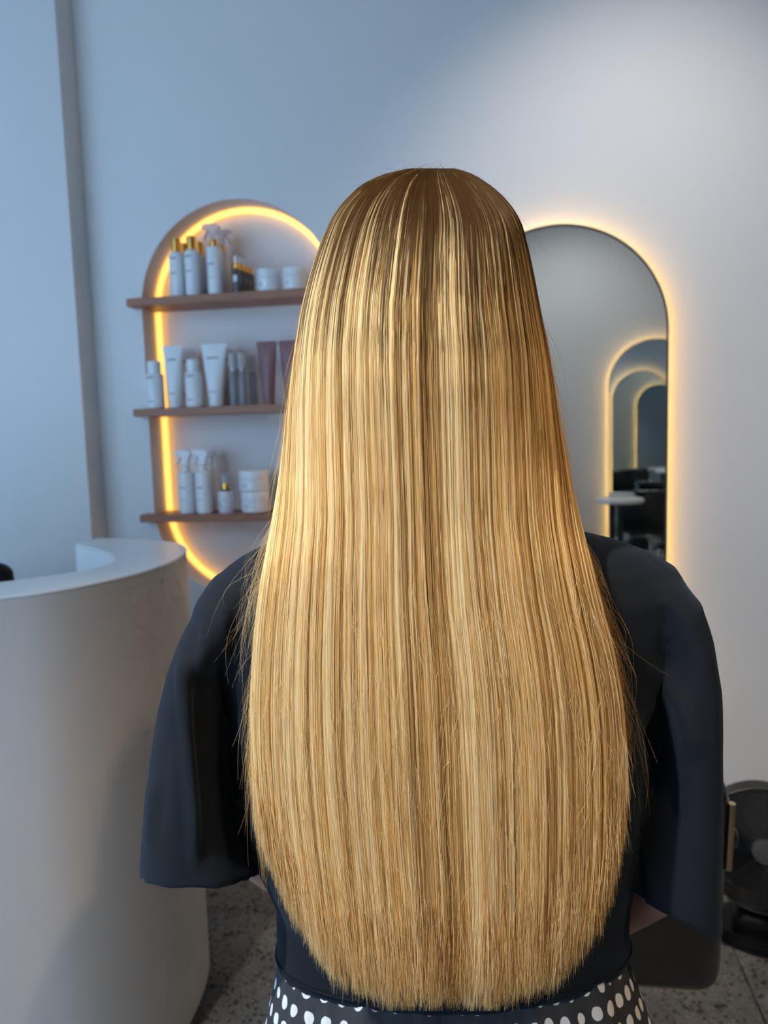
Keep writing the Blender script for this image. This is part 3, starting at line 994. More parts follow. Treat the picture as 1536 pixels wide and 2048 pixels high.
# ================================================================== PERSON
DP = 0.82                                  # distance from the viewer to the axis of the body
FWH = np.array([-math.sin(YAW), math.cos(YAW), 0.0])
RH = np.array([math.cos(YAW), math.sin(YAW), 0.0])
pbase = CAM + FWH * DP
person = thing('person', 'standing person seen from behind with very long straight blonde hair, black tee and dotted trousers', 'person',
               (pbase[0], pbase[1], 0.0), YAW)

def loc(px, py, d):
    """photo pixel at horizontal distance d -> person frame."""
    r = ray(px, py)
    k = np.asarray(d, float) / (r @ FWH)
    x = (r @ RH) * k
    z = CAM[2] + r[..., 2] * k
    return np.stack([x, np.broadcast_to(np.asarray(d, float), x.shape) - DP, z], -1)

def interp(xs, ys):
    xs = np.asarray(xs, float); ys = np.asarray(ys, float)
    # monotone-ish smooth interpolation (cosine-free Catmull via dense resample + smoothing)
    g = np.linspace(xs[0], xs[-1], 400)
    v = np.interp(g, xs, ys)
    w = max(3, int(400 * 0.02))
    ker = np.hanning(2 * w + 1); ker /= ker.sum()
    pad = np.concatenate([2 * v[0] - v[w:0:-1], v, 2 * v[-1] - v[-2:-w - 2:-1]])
    vs_ = np.convolve(pad, ker, 'valid')
    return lambda q: np.interp(q, g, vs_)

def snoise(n_oct, seed):
    r = np.random.default_rng(seed)
    fr = 2.0 ** np.arange(n_oct)
    ph = r.uniform(0, 6.28, (n_oct, 3)); am = 1 / fr ** 0.8
    def f(x):
        x = np.asarray(x, float)
        out = np.zeros_like(x)
        for k in range(n_oct):
            out += am[k] * (np.sin(fr[k] * x + ph[k, 0]) + 0.6 * np.sin(1.73 * fr[k] * x + ph[k, 1]))
        return out / am.sum() / 1.2
    return f

# ---------------------------------------------------------------- T-shirt
def torso_rings(rows, n=72, inset=0.0, fold=0.0, hem_back=0.0):
    out = []
    for py, L, R_, dc, hd in rows:
        a_ = loc(L, py, dc); b_ = loc(R_, py, dc)
        c = (a_ + b_) / 2
        hw = np.linalg.norm(b_ - a_) / 2 - inset
        tilt_z = (b_[2] - a_[2]) / 2
        th = np.arange(n) * 2 * math.pi / n
        e = 2.3
        cx = np.sign(np.cos(th)) * np.abs(np.cos(th)) ** (2 / e)
        cy = np.sign(np.sin(th)) * np.abs(np.sin(th)) ** (2 / e)
        z = np.full(n, c[2])
        z = z + tilt_z * cx * 0.0
        out.append(np.stack([c[0] + hw * cx, c[1] + (hd - inset) * cy, z], 1))
    return out
rows = [(1025, 720, 1020, .805, .030), (1045, 640, 1075, .80, .045), (1068, 560, 1150, .80, .058), (1090, 503, 1235, .80, .07), (1113, 465, 1295, .80, .08), (1143, 427, 1345, .80, .088),
        (1190, 402, 1372, .80, .095), (1260, 412, 1362, .805, .10), (1350, 440, 1325, .81, .105), (1450, 452, 1300, .815, .105), (1600, 468, 1284, .82, .102), (1645, 484, 1278, .822, .10),
        (1700, 510, 1268, .825, .097), (1745, 533, 1260, .828, .094), (1792, 556, 1252, .83, .092), (1860, 557, 1249, .83, .094), (1907, 554, 1252, .832, .0965)]
tr = torso_rings(rows)
# folds
nz1, nz2 = snoise(3, 3), snoise(3, 5)
for k, r in enumerate(tr):
    q = k / len(tr)
    th = np.arange(len(r)) * 2 * math.pi / len(r)
    amp = 0.004 * max(0, q - 0.35)
    r[:, 1] += amp * nz1(th * 3 + q * 2.0)
    r[:, 0] += amp * nz2(th * 3 - q * 3.0)
inner = [r.copy() for r in tr[-1:-3:-1]]
cin = []
for r in inner:
    c = r.mean(0)
    r[:, 0] = c[0] + (r[:, 0] - c[0]) * 0.955
    r[:, 1] = c[1] + (r[:, 1] - c[1]) * 0.91
    cin.append(r)
torso_d = loft_data(tr + cin)

def sleeve(rings, n=64, seed=1, fold=0.006):
    out = []
    nz = snoise(2, seed)
    K = len(rings)
    for k, ((lx, ly), (rx, ry), d, hd, tz) in enumerate(rings):
        a_ = loc(lx, ly, d); b_ = loc(rx, ry, d)
        c = (a_ + b_) / 2
        h = (b_ - a_) / 2
        th = np.arange(n) * 2 * math.pi / n
        dv = np.array([0, 1.0, tz])
        f = fold * (k / (K - 1)) ** 1.3
        mod = 1 + f / 0.08 * nz(th * 1.0 + 0.25 * k)
        out.append(c + np.outer(np.cos(th) * mod, h) + np.outer(np.sin(th) * mod, dv * hd))
    # turn the hem inside
    last = out[-1]
    c = last.mean(0)
    dirv = out[-1].mean(0) - out[-3].mean(0)
    dirv /= np.linalg.norm(dirv)
    out.append(c + (last - c) * 0.86 + dirv * 0.0)
    out.append(c + (last - c) * 0.80 - dirv * 0.014)
    return loft_data(out)
sl_left = sleeve([((430, 1150), (560, 1170), .80, .060, 0.0), ((400, 1195), (520, 1225), .80, .075, 0.0), ((372, 1262), (478, 1290), .795, .078, 0.0),
                  ((347, 1330), (440, 1360), .79, .075, -0.05),
                  ((326, 1410), (448, 1430), .79, .074, -0.1), ((306, 1510), (456, 1520), .79, .074, -0.2), ((290, 1610), (470, 1612), .79, .073, -0.3),
                  ((279, 1690), (500, 1690), .79, .072, -0.26), ((274, 1738), (531, 1741), .79, .070, -0.28)], seed=4)
sl_right = sleeve([((1210, 1150), (1345, 1145), .80, .060, 0.0), ((1270, 1210), (1378, 1185), .80, .075, 0.0), ((1296, 1290), (1400, 1250), .80, .078, 0.0),
                   ((1296, 1390), (1421, 1340), .80, .078, 0.0), ((1294, 1490), (1425, 1440), .80, .076, -0.1), ((1285, 1590), (1426, 1560), .80, .074, -0.2),
                   ((1268, 1680), (1426, 1680), .80, .073, -0.25), ((1250, 1730), (1425, 1780), .80, .072, -0.3), ((1238, 1765), (1424, 1862), .80, .070, -0.35)], seed=9)
vs, fs = join_data(torso_d, sl_left, sl_right)
shirt = mesh_obj('t_shirt', vs, fs, M_SHIRT, person)
bake(shirt, [('REMESH', dict(mode='VOXEL', voxel_size=0.0042)), ('SMOOTH', dict(factor=0.5, iterations=6))])
tag(shirt, 'loose black cotton tee with wide elbow-length sleeves')
# creases: cloth relief of the tee
co = np.empty(len(shirt.data.vertices) * 3)
shirt.data.vertices.foreach_get('co', co)
co = co.reshape(-1, 3)
nrm = np.empty_like(co).ravel()
shirt.data.vertices.foreach_get('normal', nrm)
nrm = nrm.reshape(-1, 3)
na, nb_ = snoise(3, 21), snoise(3, 22)
zt_ = co[:, 2]
rel = 0.0
# long draping folds of the left sleeve fanning out from the shoulder point
sx, sz = loc(430, 1150, .80)[0], loc(430, 1150, .80)[2]
ang = np.arctan2(co[:, 0] - sx, sz - zt_)
dist = np.hypot(co[:, 0] - sx, sz - zt_)
rel = rel + np.where(co[:, 0] < sx + 0.03, 0.0045 * na(ang * 7.0 + 1.0) * np.clip(dist / 0.2, 0, 1), 0.0)
sx2, sz2 = loc(1330, 1150, .80)[0], loc(1330, 1150, .80)[2]
ang2 = np.arctan2(co[:, 0] - sx2, sz2 - zt_)
dist2 = np.hypot(co[:, 0] - sx2, sz2 - zt_)
rel = rel + np.where(co[:, 0] > sx2 - 0.03, 0.004 * nb_(ang2 * 7.0) * np.clip(dist2 / 0.2, 0, 1), 0.0)
# soft diagonal drag lines on the lower back
rel = rel + 0.0018 * na(co[:, 0] * 18 + zt_ * 26) * np.clip((1.05 - zt_) / 0.15, 0, 1)
# drawn folds: (photo polyline, half width px, height m) for the cloth facing the viewer
wpos = CAM + np.outer(co[:, 0], RH) + np.outer(co[:, 1] + DP, FWH)
wpos[:, 2] = co[:, 2]
dv_ = wpos - CAM
zz_ = dv_ @ FW
vpx = 768 + F_PX * (dv_ @ RIGHT) / zz_
vpy = 1024 - F_PX * (dv_ @ UP) / zz_
face = np.clip(-nrm[:, 1] * 1.6 + 0.15, 0, 1)
def fold_line(pts, hwid, amp):
    best = np.full(len(vpx), 1e9); tpar = np.zeros(len(vpx))
    P = np.asarray(pts, float)
    seg = np.hypot(*np.diff(P, axis=0).T); cum = np.concatenate([[0], np.cumsum(seg)]); tot = cum[-1]
    for i in range(len(P) - 1):
        a, b = P[i], P[i + 1]
        ab = b - a
        tq = np.clip(((vpx - a[0]) * ab[0] + (vpy - a[1]) * ab[1]) / (ab @ ab), 0, 1)
        d = np.hypot(vpx - a[0] - tq * ab[0], vpy - a[1] - tq * ab[1])
        better = d < best
        best = np.where(better, d, best)
        tpar = np.where(better, (cum[i] + tq * seg[i]) / tot, tpar)
    taper = np.clip(np.minimum(tpar, 1 - tpar) * 4 + 0.15, 0, 1)
    return amp * np.exp(-(best / hwid) ** 2) * taper * face
for pts, hwid, amp in (
        (((368, 1300), (366, 1350), (372, 1450), (385, 1600), (392, 1730)), 13, 0.013),
        (((390, 1370), (400, 1450), (415, 1560), (420, 1700)), 26, -0.003),
        (((432, 1370), (440, 1440), (448, 1540), (465, 1590), (500, 1610)), 13, 0.010),
        (((425, 1440), (435, 1520), (455, 1600), (490, 1640)), 16, -0.004),
        (((446, 1200), (452, 1330), (446, 1400)), 14, 0.004),
        (((335, 1450), (320, 1560), (310, 1680)), 20, -0.005),
        (((300, 1560), (296, 1700)), 12, 0.004),
        (((375, 1210), (385, 1270), (375, 1330)), 14, -0.005),
        (((1310, 1330), (1370, 1420), (1395, 1520)), 22, 0.008),
        (((1290, 1420), (1330, 1520), (1345, 1680)), 26, -0.010),
        (((600, 1800), (680, 1910), (760, 1960)), 14, -0.004),
        (((560, 1800), (640, 1900), (720, 1950)), 12, 0.004)):
    rel = rel + fold_line(pts, hwid, amp)
co += nrm * rel[:, None]
shirt.data.vertices.foreach_set('co', co.ravel())
shirt.data.update()

# hem seam: a thin raised band a little above the lower edge
hem_src = torso_rings([(1884, 553, 1252, .832, .0985)], 96)[0]
hs = tube('hem_seam', hem_src, 0.0012, M_SHIRT, shirt, 6, True)

# ---------------------------------------------------------------- body (one continuous mesh)
def capsule(p, q, r0, r1, n=16):
    p = np.asarray(p, float); q = np.asarray(q, float)
    ks = np.linspace(0, 1, 9)
    L = np.linalg.norm(q - p)
    pts, rad = [], []
    for a in np.linspace(-1, 0, 5)[1:]:
        pts.append(p + (q - p) / L * (a * r0)); rad.append(r0 * math.sqrt(max(1 - a * a, 0.0)) + 1e-4)
    for t in ks[1:-1]:
        pts.append(p + (q - p) * t); rad.append(r0 + (r1 - r0) * t)
    for a in np.linspace(0, 1, 5)[:-1]:
        pts.append(q + (q - p) / L * (a * r1)); rad.append(r1 * math.sqrt(max(1 - a * a, 0.0)) + 1e-4)
    return tube_data(pts, rad, n)
hc = loc(850, 640, .768)                   # head centre
hx, hy, hz = hc
parts = [ellipsoid_data((hx, hy - 0.008, hz + 0.03), (0.068, 0.082, 0.080), 32, 20),
         ellipsoid_data((hx, hy + 0.030, hz - 0.045), (0.060, 0.062, 0.085), 28, 18),
         ellipsoid_data((hx, hy + 0.062, hz - 0.108), (0.026, 0.024, 0.020), 16, 10),
         ellipsoid_data((hx, hy + 0.078, hz + 0.042), (0.050, 0.020, 0.016), 18, 10),
         capsule((hx, hy + 0.086, hz + 0.018), (hx, hy + 0.108, hz - 0.026), 0.008, 0.012, 12),
         ellipsoid_data((hx, hy + 0.096, hz - 0.066), (0.023, 0.012, 0.007), 14, 8),
         ellipsoid_data((hx, hy + 0.094, hz - 0.078), (0.020, 0.012, 0.007), 14, 8)]
for s_ in (-1, 1):
    parts.append(ellipsoid_data((hx + s_ * 0.068, hy + 0.004, hz - 0.012), (0.009, 0.018, 0.030), 14, 10))
    parts.append(ellipsoid_data((hx + s_ * 0.038, hy + 0.070, hz - 0.030), (0.022, 0.018, 0.020), 14, 10))
bx_ = float(loc(890, 1300, .82)[0])
neck0 = np.array([bx_, 0.0, 1.26])
parts.append(capsule((hx, hy + 0.0, hz - 0.06), (bx_ - 0.01, -0.01, 1.30), 0.052, 0.060, 20))
body_rows = [(1060, 640, 1120, .805, .035), (1110, 500, 1260, .805, .055), (1160, 450, 1320, .805, .07), (1250, 455, 1315, .81, .085), (1400, 490, 1270, .815, .090), (1600, 520, 1260, .82, .085),
             (1780, 590, 1225, .83, .078), (1900, 580, 1225, .83, .072), (2048, 555, 1270, .83, .090), (2250, 550, 1290, .83, .100)]
parts.append(loft_data(torso_rings(body_rows, 48)))
def P3(px, py, d): return loc(px, py, d)
armsdef = [((465, 1250, .805), (388, 1470, .80), (406, 1630, .80), (690, 1838, 1.02), -1), ((1300, 1250, .805), (1360, 1470, .805), (1362, 1750, .81), (1165, 1870, 1.01), 1)]
for sh, mi, el, wr, sd in armsdef:
    a_, m_, b_, c_ = P3(*sh), P3(*mi), P3(*el), P3(*wr)
    parts.append(capsule(a_, m_, 0.035, 0.033))
    parts.append(capsule(m_, b_, 0.033, 0.034))
    parts.append(capsule(b_, c_, 0.029, 0.026))
    # hand: palm, four fingers, thumb, loosely folded in front of the waist
    dirv = np.array([-sd * 0.85, 0.45, -0.25]); dirv /= np.linalg.norm(dirv)
    upv = np.array([0, 0.25, 1.0]); upv -= dirv * (upv @ dirv); upv /= np.linalg.norm(upv)
    side = np.cross(dirv, upv)
    for f in range(4):
        o_ = (f - 1.5) * 0.019
        base_ = c_ + dirv * 0.075 + upv * o_
        parts.append(capsule(c_ + dirv * 0.005 + upv * o_ * 0.6, base_, 0.015, 0.012, 12))
        ln = (0.070, 0.080, 0.076, 0.060)[3 - f]
        k1 = base_ + dirv * ln * 0.5 + np.array([0, -0.006, 0])
        k2 = k1 + (dirv * 0.75 + np.array([0, -0.6, 0])) * ln * 0.5
        parts.append(capsule(base_, k1, 0.009, 0.0082, 10))
        parts.append(capsule(k1, k2, 0.0082, 0.0072, 10))
    tb = c_ + dirv * 0.02 + upv * 0.022
    t1 = tb + (dirv * 0.7 + upv * 0.75) * 0.035
    t2 = t1 + (dirv * 0.95 + upv * 0.2) * 0.030
    parts.append(capsule(tb, t1, 0.013, 0.011, 10))
    parts.append(capsule(t1, t2, 0.011, 0.009, 10))
hip_z = 0.74
legs = []
for s_ in (-1, 1):
    hipp = np.array([bx_ + s_ * 0.095, 0.01, hip_z])
    knee = np.array([bx_ + s_ * 0.10, 0.02, 0.43])
    ank = np.array([bx_ + s_ * 0.10, 0.0, 0.085])
    parts.append(capsule(hipp, knee, 0.085, 0.055)); parts.append(capsule(knee, ank, 0.056, 0.038))
    parts.append(capsule(ank + np.array([0, -0.01, -0.03]), ank + np.array([s_ * 0.02, 0.13, -0.045]), 0.034, 0.026))
    legs.append((hipp, knee, ank, s_))
vs, fs = join_data(*parts)
body = mesh_obj('body', vs, fs, M_SKIN, person)
bake(body, [('REMESH', dict(mode='VOXEL', voxel_size=0.0042)), ('SMOOTH', dict(factor=0.5, iterations=3))])
for s_ in (-1, 1):
    vs, fs = ellipsoid_data((hx + s_ * 0.031, hy + 0.0735, hz + 0.012), (0.012, 0.010, 0.008), 16, 10)
    tag(mesh_obj('eye', vs, fs, M_WHITE, person, True))

# ---------------------------------------------------------------- trousers, shoes
prow = [(1840, 572, 1236, .83, .082), (1880, 564, 1242, .83, .088), (1940, 552, 1258, .832, .097), (2048, 527, 1301, .835, .108), (2160, 520, 1318, .84, .112), (2300, 530, 1318, .84, .112), (2420, 545, 1300, .84, .10)]
pr = [loft_data(torso_rings(prow, 64))]
for hipp, knee, ank, s_ in legs:
    pr.append(capsule(hipp + np.array([0, 0, -0.02]), knee, 0.105, 0.085, 24))
    pts = [knee, (knee + ank) / 2, ank + np.array([0, 0, -0.005])]
    pr.append(tube_data(pts, [0.085, 0.082, 0.080], 24))
vs, fs = join_data(*pr)
trs = mesh_obj('trousers', vs, fs, M_DOTS, person)
bake(trs, [('REMESH', dict(mode='VOXEL', voxel_size=0.0045)), ('SMOOTH', dict(factor=0.5, iterations=5))])
tag(trs, 'black trousers printed with white dots')
co = np.empty(len(trs.data.vertices) * 3)
trs.data.vertices.foreach_get('co', co)
co = co.reshape(-1, 3)
nrm = np.empty_like(co).ravel()
trs.data.vertices.foreach_get('normal', nrm)
nrm = nrm.reshape(-1, 3)
gather = np.clip((co[:, 2] - 0.68) / 0.15, 0, 1)
th = np.arctan2(co[:, 0] - bx_, -co[:, 1] * 1.5)
co += nrm * (0.0025 * snoise(3, 31)(th * 14) * gather)[:, None]
trs.data.vertices.foreach_set('co', co.ravel())
trs.data.update()
for hipp, knee, ank, s_ in legs:
    rings = []
    nn = 24
    a = np.arange(nn) * 2 * math.pi / nn
    for z, k, h in ((0.0, 1.0, 0), (0.022, 1.02, 0), (0.03, 0.98, 0), (0.06, 0.86, 0), (0.085, 0.60, 1), (0.105, 0.48, 1)):
        cx, cy = ank[0] + s_ * 0.008, (0.045 if not h else (0.02 if z < 0.1 else 0.0))
        rings.append(np.stack([cx + 0.048 * k ** 0.7 * np.cos(a), cy + 0.135 * k * np.sin(a), np.full(nn, z)], 1))
    vs, fs = loft_data(rings[2:])
    sh_ = mesh_obj('shoe', vs, fs, M_SHOE, person, True)
    vs, fs = loft_data(rings[:3])
    mesh_obj('sole', vs, fs, M_SOLE, sh_, True)

# ================================================================== HAIR
SIL_Y = [335, 338, 347, 369, 385, 402, 442, 520, 600, 700, 800, 900, 1000, 1100, 1200, 1300, 1400, 1500, 1600, 1700, 1800, 1900, 2030]
SIL_L = [850, 812, 772, 724, 705, 688, 658, 628, 605, 588, 575, 564, 550, 530, 511, 501, 496, 497, 504, 516, 532, 548, 566]
SIL_R = [890, 915, 943, 979, 998, 1016, 1043, 1063, 1078, 1098, 1115, 1132, 1152, 1178, 1205, 1231, 1249, 1257, 1258, 1255, 1248, 1238, 1222]
fL, fR = (lambda q: np.interp(q, SIL_Y, SIL_L)), (lambda q: np.interp(q, SIL_Y, SIL_R))
_g = np.linspace(336, 2030, 1200)
def smooth_tab(v, w):
    ker = np.hanning(2 * w + 1); ker /= ker.sum()
    pad = np.concatenate([2 * v[0] - v[w:0:-1], v, 2 * v[-1] - v[-2:-w - 2:-1]])
    return np.convolve(pad, ker, 'valid')
def tab(f, w=26):
    raw = f(_g); sm = smooth_tab(raw, w)
    k = np.clip((_g - 380) / 120, 0, 1)          # keep the crown crisp
    v = raw * (1 - k) + sm * k
    return lambda q: np.interp(q, _g, v)
fL, fR = tab(fL), tab(fR)
# distance of the back of the hair (middle) and of its sides
DB = tab(lambda q: np.interp(q, [336, 350, 380, 430, 520, 640, 760, 900, 1050, 1200, 1400, 1600, 1800, 2030],
                            [.735, .708, .685, .662, .642, .634, .637, .648, .658, .664, .668, .672, .676, .680]), 20)
DS = tab(lambda q: np.interp(q, [336, 380, 520, 800, 950, 1050, 1150, 1300, 1600, 2030], [.745, .745, .745, .745, .740, .728, .706, .700, .702, .705]), 20)
PM = lambda q: np.interp(q, [336, 420, 700, 900, 1050, 1200, 2030], [math.radians(118), math.radians(118), math.radians(112), math.radians(100), math.radians(90), math.radians(86), math.radians(86)])
HEM_X = [470, 495, 503, 512, 540, 580, 612, 640, 668, 720, 800, 900, 1000, 1060, 1110, 1160, 1195, 1222, 1245, 1257, 1275]
HEM_Y = [1430, 1500, 1570, 1640, 1722, 1815, 1868, 1915, 1950, 1980, 2001, 2006, 2000, 1987, 1960, 1906, 1858, 1785, 1690, 1560, 1450]

def hair_points(u, py, depth_in=0.0, dpx=0.0):
    """u in [-1,1] around the head, py photo row, depth_in metres below the outer surface."""
    L, R_ = fL(py), fR(py)
    cx, w = (L + R_) / 2, (R_ - L) / 2
    ph = u * PM(py)
    ds, db = DS(py), DB(py)
    shrink_ = 1 - depth_in / 0.11
    px = cx + w * np.sin(ph) * shrink_ + dpx
    e = np.cos(ph)
    # flatter towards the lengths
    flat = np.clip((py - 900) / 300, 0, 1)
    c2 = np.sign(e) * np.abs(e) ** (1 - 0.35 * flat)
    d = ds - (ds - db) * c2 + depth_in * np.maximum(c2, 0.2)
    return px, d

# --- solid hair volume under the strands
rows_py = np.concatenate([np.linspace(337, 380, 10), np.linspace(400, 1000, 28), np.linspace(1030, 1990, 34)])
NU = 61
us = np.linspace(-1, 1, NU)
hem_f = lambda q: np.interp(q, HEM_X, HEM_Y)
def surf(depth):
    g = np.zeros((len(rows_py), NU, 3))
    for i, py in enumerate(rows_py):
        p = np.full(NU, py)
        for _ in range(3):
            px, d = hair_points(us, p, depth)
            p = np.minimum(py, hem_f(px) - 85 - 25 * depth / 0.02)
        px, d = hair_points(us, p, depth)
        g[i] = loc(px, p, d)
    return g
so, si = surf(0.0115), surf(0.025)
vs = np.concatenate([so.reshape(-1, 3), si.reshape(-1, 3)])
nr_, off_ = len(rows_py), len(rows_py) * NU
fs = []
for i in range(nr_ - 1):
    for j in range(NU - 1):
        a = i * NU + j
        fs.append((a, a + 1, a + NU + 1, a + NU))
        fs.append((off_ + a, off_ + a + NU, off_ + a + NU + 1, off_ + a + 1))
for i in range(nr_ - 1):
    for j in (0, NU - 1):
        a = i * NU + j
        fs.append((a, a + NU, off_ + a + NU, off_ + a))
for j in range(NU - 1):
    for i in (0, nr_ - 1):
        a = i * NU + j
        fs.append((a, a + 1, off_ + a + 1, off_ + a))

def hair_base_mat():
    mt = mat('hair_underlayer', (0.20, 0.11, 0.045), 0.6, spec=0.2, noise=(8, 0.2))
    return mt
hair = mesh_obj('hair', vs, fs, hair_base_mat(), person, True)
tag(hair, 'very long straight golden blonde hair with darker roots and a rounded hem')

# --- strands
def hair_mat():
    mt = bpy.data.materials.new('blonde_hair')
    mt.use_nodes = True
    nt = mt.node_tree
    nt.nodes.clear()
    out = nt.nodes.new('ShaderNodeOutputMaterial')
    at_ = nt.nodes.new('ShaderNodeAttribute')
    at_.attribute_name = 'hair_colour'
    df = nt.nodes.new('ShaderNodeBsdfDiffuse')
    nt.links.new(at_.outputs['Color'], df.inputs['Color'])
    lite = nt.nodes.new('ShaderNodeMix')
    lite.data_type = 'RGBA'
    lite.inputs['Factor'].default_value = 0.045
    lite.inputs['B'].default_value = (1, 0.94, 0.84, 1)
    nt.links.new(at_.outputs['Color'], lite.inputs['A'])
    rf = nt.nodes.new('ShaderNodeBsdfHair')
    rf.component = 'Reflection'
    rf.inputs['RoughnessU'].default_value = 0.22
    rf.inputs['RoughnessV'].default_value = 0.75
    rf.inputs['Offset'].default_value = math.radians(4)
    nt.links.new(lite.outputs['Result'], rf.inputs['Color'])
    tm = nt.nodes.new('ShaderNodeBsdfHair')
    tm.component = 'Transmission'
    tm.inputs['RoughnessU'].default_value = 0.4
    tm.inputs['RoughnessV'].default_value = 0.8
    nt.links.new(at_.outputs['Color'], tm.inputs['Color'])
    m1 = nt.nodes.new('ShaderNodeMixShader')
    m1.inputs['Fac'].default_value = 0.38
    nt.links.new(df.outputs[0], m1.inputs[1])
    nt.links.new(rf.outputs[0], m1.inputs[2])
    m2 = nt.nodes.new('ShaderNodeMixShader')
    m2.inputs['Fac'].default_value = 0.12
    nt.links.new(m1.outputs[0], m2.inputs[1])
    nt.links.new(tm.outputs[0], m2.inputs[2])
    nt.links.new(m2.outputs[0], out.inputs['Surface'])
    return mt
M_HAIR = hair_mat()

N, K = 40000, 30
r2 = np.random.default_rng(11)
mixu = r2.random(N)
u0 = np.where(mixu < 0.55, np.arcsin(r2.uniform(-1, 1, N)) / (math.pi / 2) * 0.92, r2.uniform(-1, 1, N))
lockn = 420
lock_c = np.sort(r2.uniform(-1, 1, lockn))
lock = np.clip(np.searchsorted(lock_c, u0), 0, lockn - 1)
lock_tone = r2.normal(0, 1, lockn)
lock_root = r2.normal(0, 1, lockn)
lock_in = np.abs(r2.normal(0, 0.0011, lockn))
broad = snoise(4, 41)(u0 * 9.0)
tone = 0.60 * broad + 0.50 * lock_tone[lock] + 0.95 * r2.normal(0, 1, N) - 0.75 * u0 - 0.05  # also lighter left, darker right: window light falloff put into the tone
for uc, uw, ua in ((-0.13, 0.011, 1.9), (0.135, 0.016, 1.3), (-0.42, 0.02, 0.9), (-0.62, 0.03, 0.8), (-0.27, 0.012, 0.8), (0.42, 0.01, 0.7), (0.03, 0.02, -0.7), (0.25, 0.05, -0.5)):
    tone = tone + ua * np.exp(-((u0 - uc) / uw) ** 2)
depth_in = r2.random(N) ** 1.5 * 0.012 + lock_in[lock]
t = np.linspace(0, 1, K) ** 1.05
start = 337 + r2.exponential(5, N)
end0 = np.full(N, 2000.0)
drift = r2.normal(0, 0.016, N)
for _ in range(3):
    px, _d = hair_points(u0 + drift, end0, depth_in)
    end0 = hem_f(px)
ragged = r2.normal(0, 11, N) + r2.normal(0, 9, lockn)[lock] - r2.exponential(26, N)
short = r2.random(N) < 0.10
ragged = np.where(short, ragged - r2.exponential(160, N), ragged)
end = np.clip(end0 + ragged, 900, 2022)
PY = start[:, None] + (end - start)[:, None] * t[None, :]
# densify rows near the crown
PY = start[:, None] + (PY - start[:, None]) * (0.25 + 0.75 * np.clip((PY - start[:, None]) / 260, 0, 1))
frac = np.clip((PY - 337) / (2000 - 337), 0, 1)
w1 = r2.uniform(0, 6.28, N); w2 = r2.uniform(2, 5, N)
wav = r2.normal(0, 0.0035, N)
U = u0[:, None] + drift[:, None] * frac ** 2 + wav[:, None] * np.sin(w2[:, None] * frac * 3 + w1[:, None])
# clumping of the lengths towards lock centres
U = U + (lock_c[lock][:, None] - U) * (0.45 * np.clip((frac - 0.55) / 0.45, 0, 1) ** 1.5)
U = np.clip(U, -1.03, 1.03)
tipw = np.clip((PY - (end[:, None] - 120)) / 120, 0, 1)
dpx = r2.normal(0, 5.5, N)[:, None] * tipw ** 2
PX, D = hair_points(U, PY, depth_in[:, None], dpx)
D = D + r2.normal(0, 0.004, N)[:, None] * tipw
pos = loc(PX, PY, D)

def colours(py, tone_, root_, seed):
    """dark brown root fading into golden and pale blonde lengths."""
    dark = np.array([0.070, 0.034, 0.009])
    mid = np.array([0.66, 0.35, 0.10])
    gold = np.array([0.85, 0.53, 0.175])
    pale = np.array([0.96, 0.77, 0.43])
    ash = np.array([0.30, 0.145, 0.045])
    q = np.clip((tone_ + 1.2) / 2.4, 0, 1)[:, None, None]
    length = np.where(q < 0.5, mid + (gold - mid) * (q / 0.5), gold + (pale - gold) * ((q - 0.5) / 0.5))
    lo = np.clip(-tone_ - 0.55, 0, 1)[:, None, None]
    length = length + (ash - length) * np.minimum(lo, 0.8)
    rl = 545 + 50 * root_ - 60 * tone_ + np.random.default_rng(5).normal(0, 60, len(tone_))
    k = np.clip((py - (rl[:, None] - 80)) / 300, 0, 1)
    k = (k * k * (3 - 2 * k))[..., None]
    return dark + (length - dark) * k
colr = colours(PY, tone, lock_root[lock], 0)
rad = np.full((N, K), 0.00018) * r2.uniform(0.8, 1.2, N)[:, None] * (1 - 0.7 * tipw ** 2)

# --- flyaways: loose wisps at the sides, short wiry hairs over the lengths and crown
fp, fc, fr = [pos], [colr], [rad]
def extra(n, px0, py0, px1, py1, d0, d1, tone_m, rad_m, bend):
    tt = np.linspace(0, 1, K)[None, :]
    X = px0[:, None] + (px1 - px0)[:, None] * tt + bend[:, None] * np.sin(math.pi * tt) 
    Y = py0[:, None] + (py1 - py0)[:, None] * tt
    Dd = d0[:, None] + (d1 - d0)[:, None] * tt
    fp.append(loc(X, Y, Dd))
    fc.append(colours(Y, np.full(n, tone_m) + r2.normal(0, 0.4, n), np.zeros(n), 0))
    fr.append(np.full((n, K), rad_m) * (1 - 0.6 * tt ** 2))
n = 95       # wisps beside the left shoulder
y0 = r2.uniform(1030, 1180, n); ln = r2.uniform(60, 260, n)
sp_ = r2.exponential(22, n)
extra(n, fL(y0) + 4, y0, fL(y0 + ln) - sp_ + 6, y0 + ln, np.full(n, .715), np.full(n, .712), 0.9, 0.00007, r2.normal(-4, 12, n))
n = 160
y0 = r2.uniform(1300, 1560, n); ln = r2.uniform(60, 260, n)
extra(n, fL(y0) + 6, y0, fL(y0 + ln) - r2.exponential(9, n) + 8, y0 + ln, np.full(n, .70), np.full(n, .70), 0.1, 0.0001, r2.normal(0, 5, n))
n = 150      # right side
y0 = r2.uniform(1060, 1420, n); ln = r2.uniform(70, 230, n)
extra(n, fR(y0) - 5, y0, fR(y0 + ln) + r2.exponential(12, n) - 4, y0 + ln, np.full(n, .712), np.full(n, .708), -0.4, 0.00008, r2.normal(4, 9, n))
n = 70       # upper sides
y0 = r2.uniform(600, 900, n); ln = r2.uniform(60, 200, n)
sgn = np.where(r2.random(n) < 0.5, -1, 1)
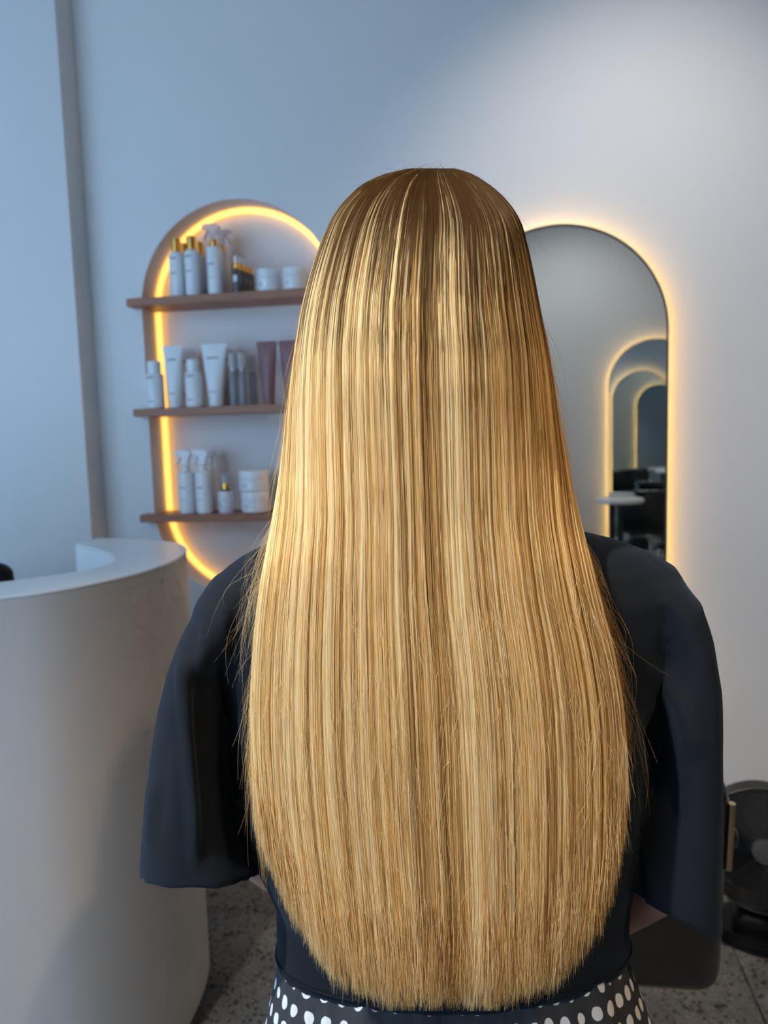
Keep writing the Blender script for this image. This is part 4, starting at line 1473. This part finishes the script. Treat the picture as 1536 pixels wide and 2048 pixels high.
xb = np.where(sgn < 0, fL(y0), fR(y0)); xe = np.where(sgn < 0, fL(y0 + ln), fR(y0 + ln))
extra(n, xb - sgn * 3, y0, xe + sgn * r2.exponential(7, n), y0 + ln, np.full(n, .745), np.full(n, .743), 0.2, 0.00009, sgn * r2.uniform(0, 8, n))
n = 80       # crown fuzz
x0 = r2.normal(880, 70, n); x0 = np.clip(x0, 730, 1010)
ytop = np.interp(x0, [700, 760, 800, 858, 884, 925, 950, 995, 1024], [388, 350, 342, 336, 336, 342, 350, 385, 420])
x1 = x0 + r2.normal(0, 38, n) + np.where(x0 > 880, 18, -18)
y1 = np.interp(x1, [640, 705, 760, 858, 884, 950, 995, 1047, 1063], [480, 385, 350, 336, 336, 350, 385, 460, 520]) + r2.normal(-2, 7, n)
extra(n, x0, ytop + 3, x1, y1, np.full(n, .735), np.full(n, .735), 0.6, 0.00007, r2.normal(0, 8, n))
n = 620      # broken ends lying over the lengths
uu = r2.uniform(-0.92, 0.92, n); y0 = r2.uniform(1150, 1900, n) ; ln = r2.uniform(25, 110, n)
px0, d0 = hair_points(uu, y0, 0.0); px1, d1 = hair_points(uu, np.minimum(y0 + ln, 2015), 0.0)
ok = y0 + ln < hem_f(px0) - 10
px0, px1, d0, d1, y0, ln = [v[ok] for v in (px0, px1, d0, d1, y0, ln)]
n = len(px0)
extra(n, px0, y0, px1 + r2.normal(0, 13, n), y0 + ln, d0 + 0.001, d1 - 0.004, 0.9, 0.00014, r2.normal(0, 5, n))

pos = np.concatenate(fp); colr = np.concatenate(fc); rad = np.concatenate(fr)
NT = len(pos)
cur = bpy.data.hair_curves.new('hair_strands')
cur.add_curves([K] * NT)
cur.attributes['position'].data.foreach_set('vector', pos.astype(np.float32).ravel())
ra = cur.attributes.get('radius') or cur.attributes.new('radius', 'FLOAT', 'POINT')
ra.data.foreach_set('value', rad.astype(np.float32).ravel())
ca = cur.attributes.new('hair_colour', 'FLOAT_COLOR', 'POINT')
ca.data.foreach_set('color', np.concatenate([colr, np.ones((NT, K, 1))], -1).astype(np.float32).ravel())
cur.materials.append(M_HAIR)
ho = bpy.data.objects.new('hair_strands', cur)
COL.objects.link(ho)
ho.parent = hair
ho['kind'] = 'stuff'
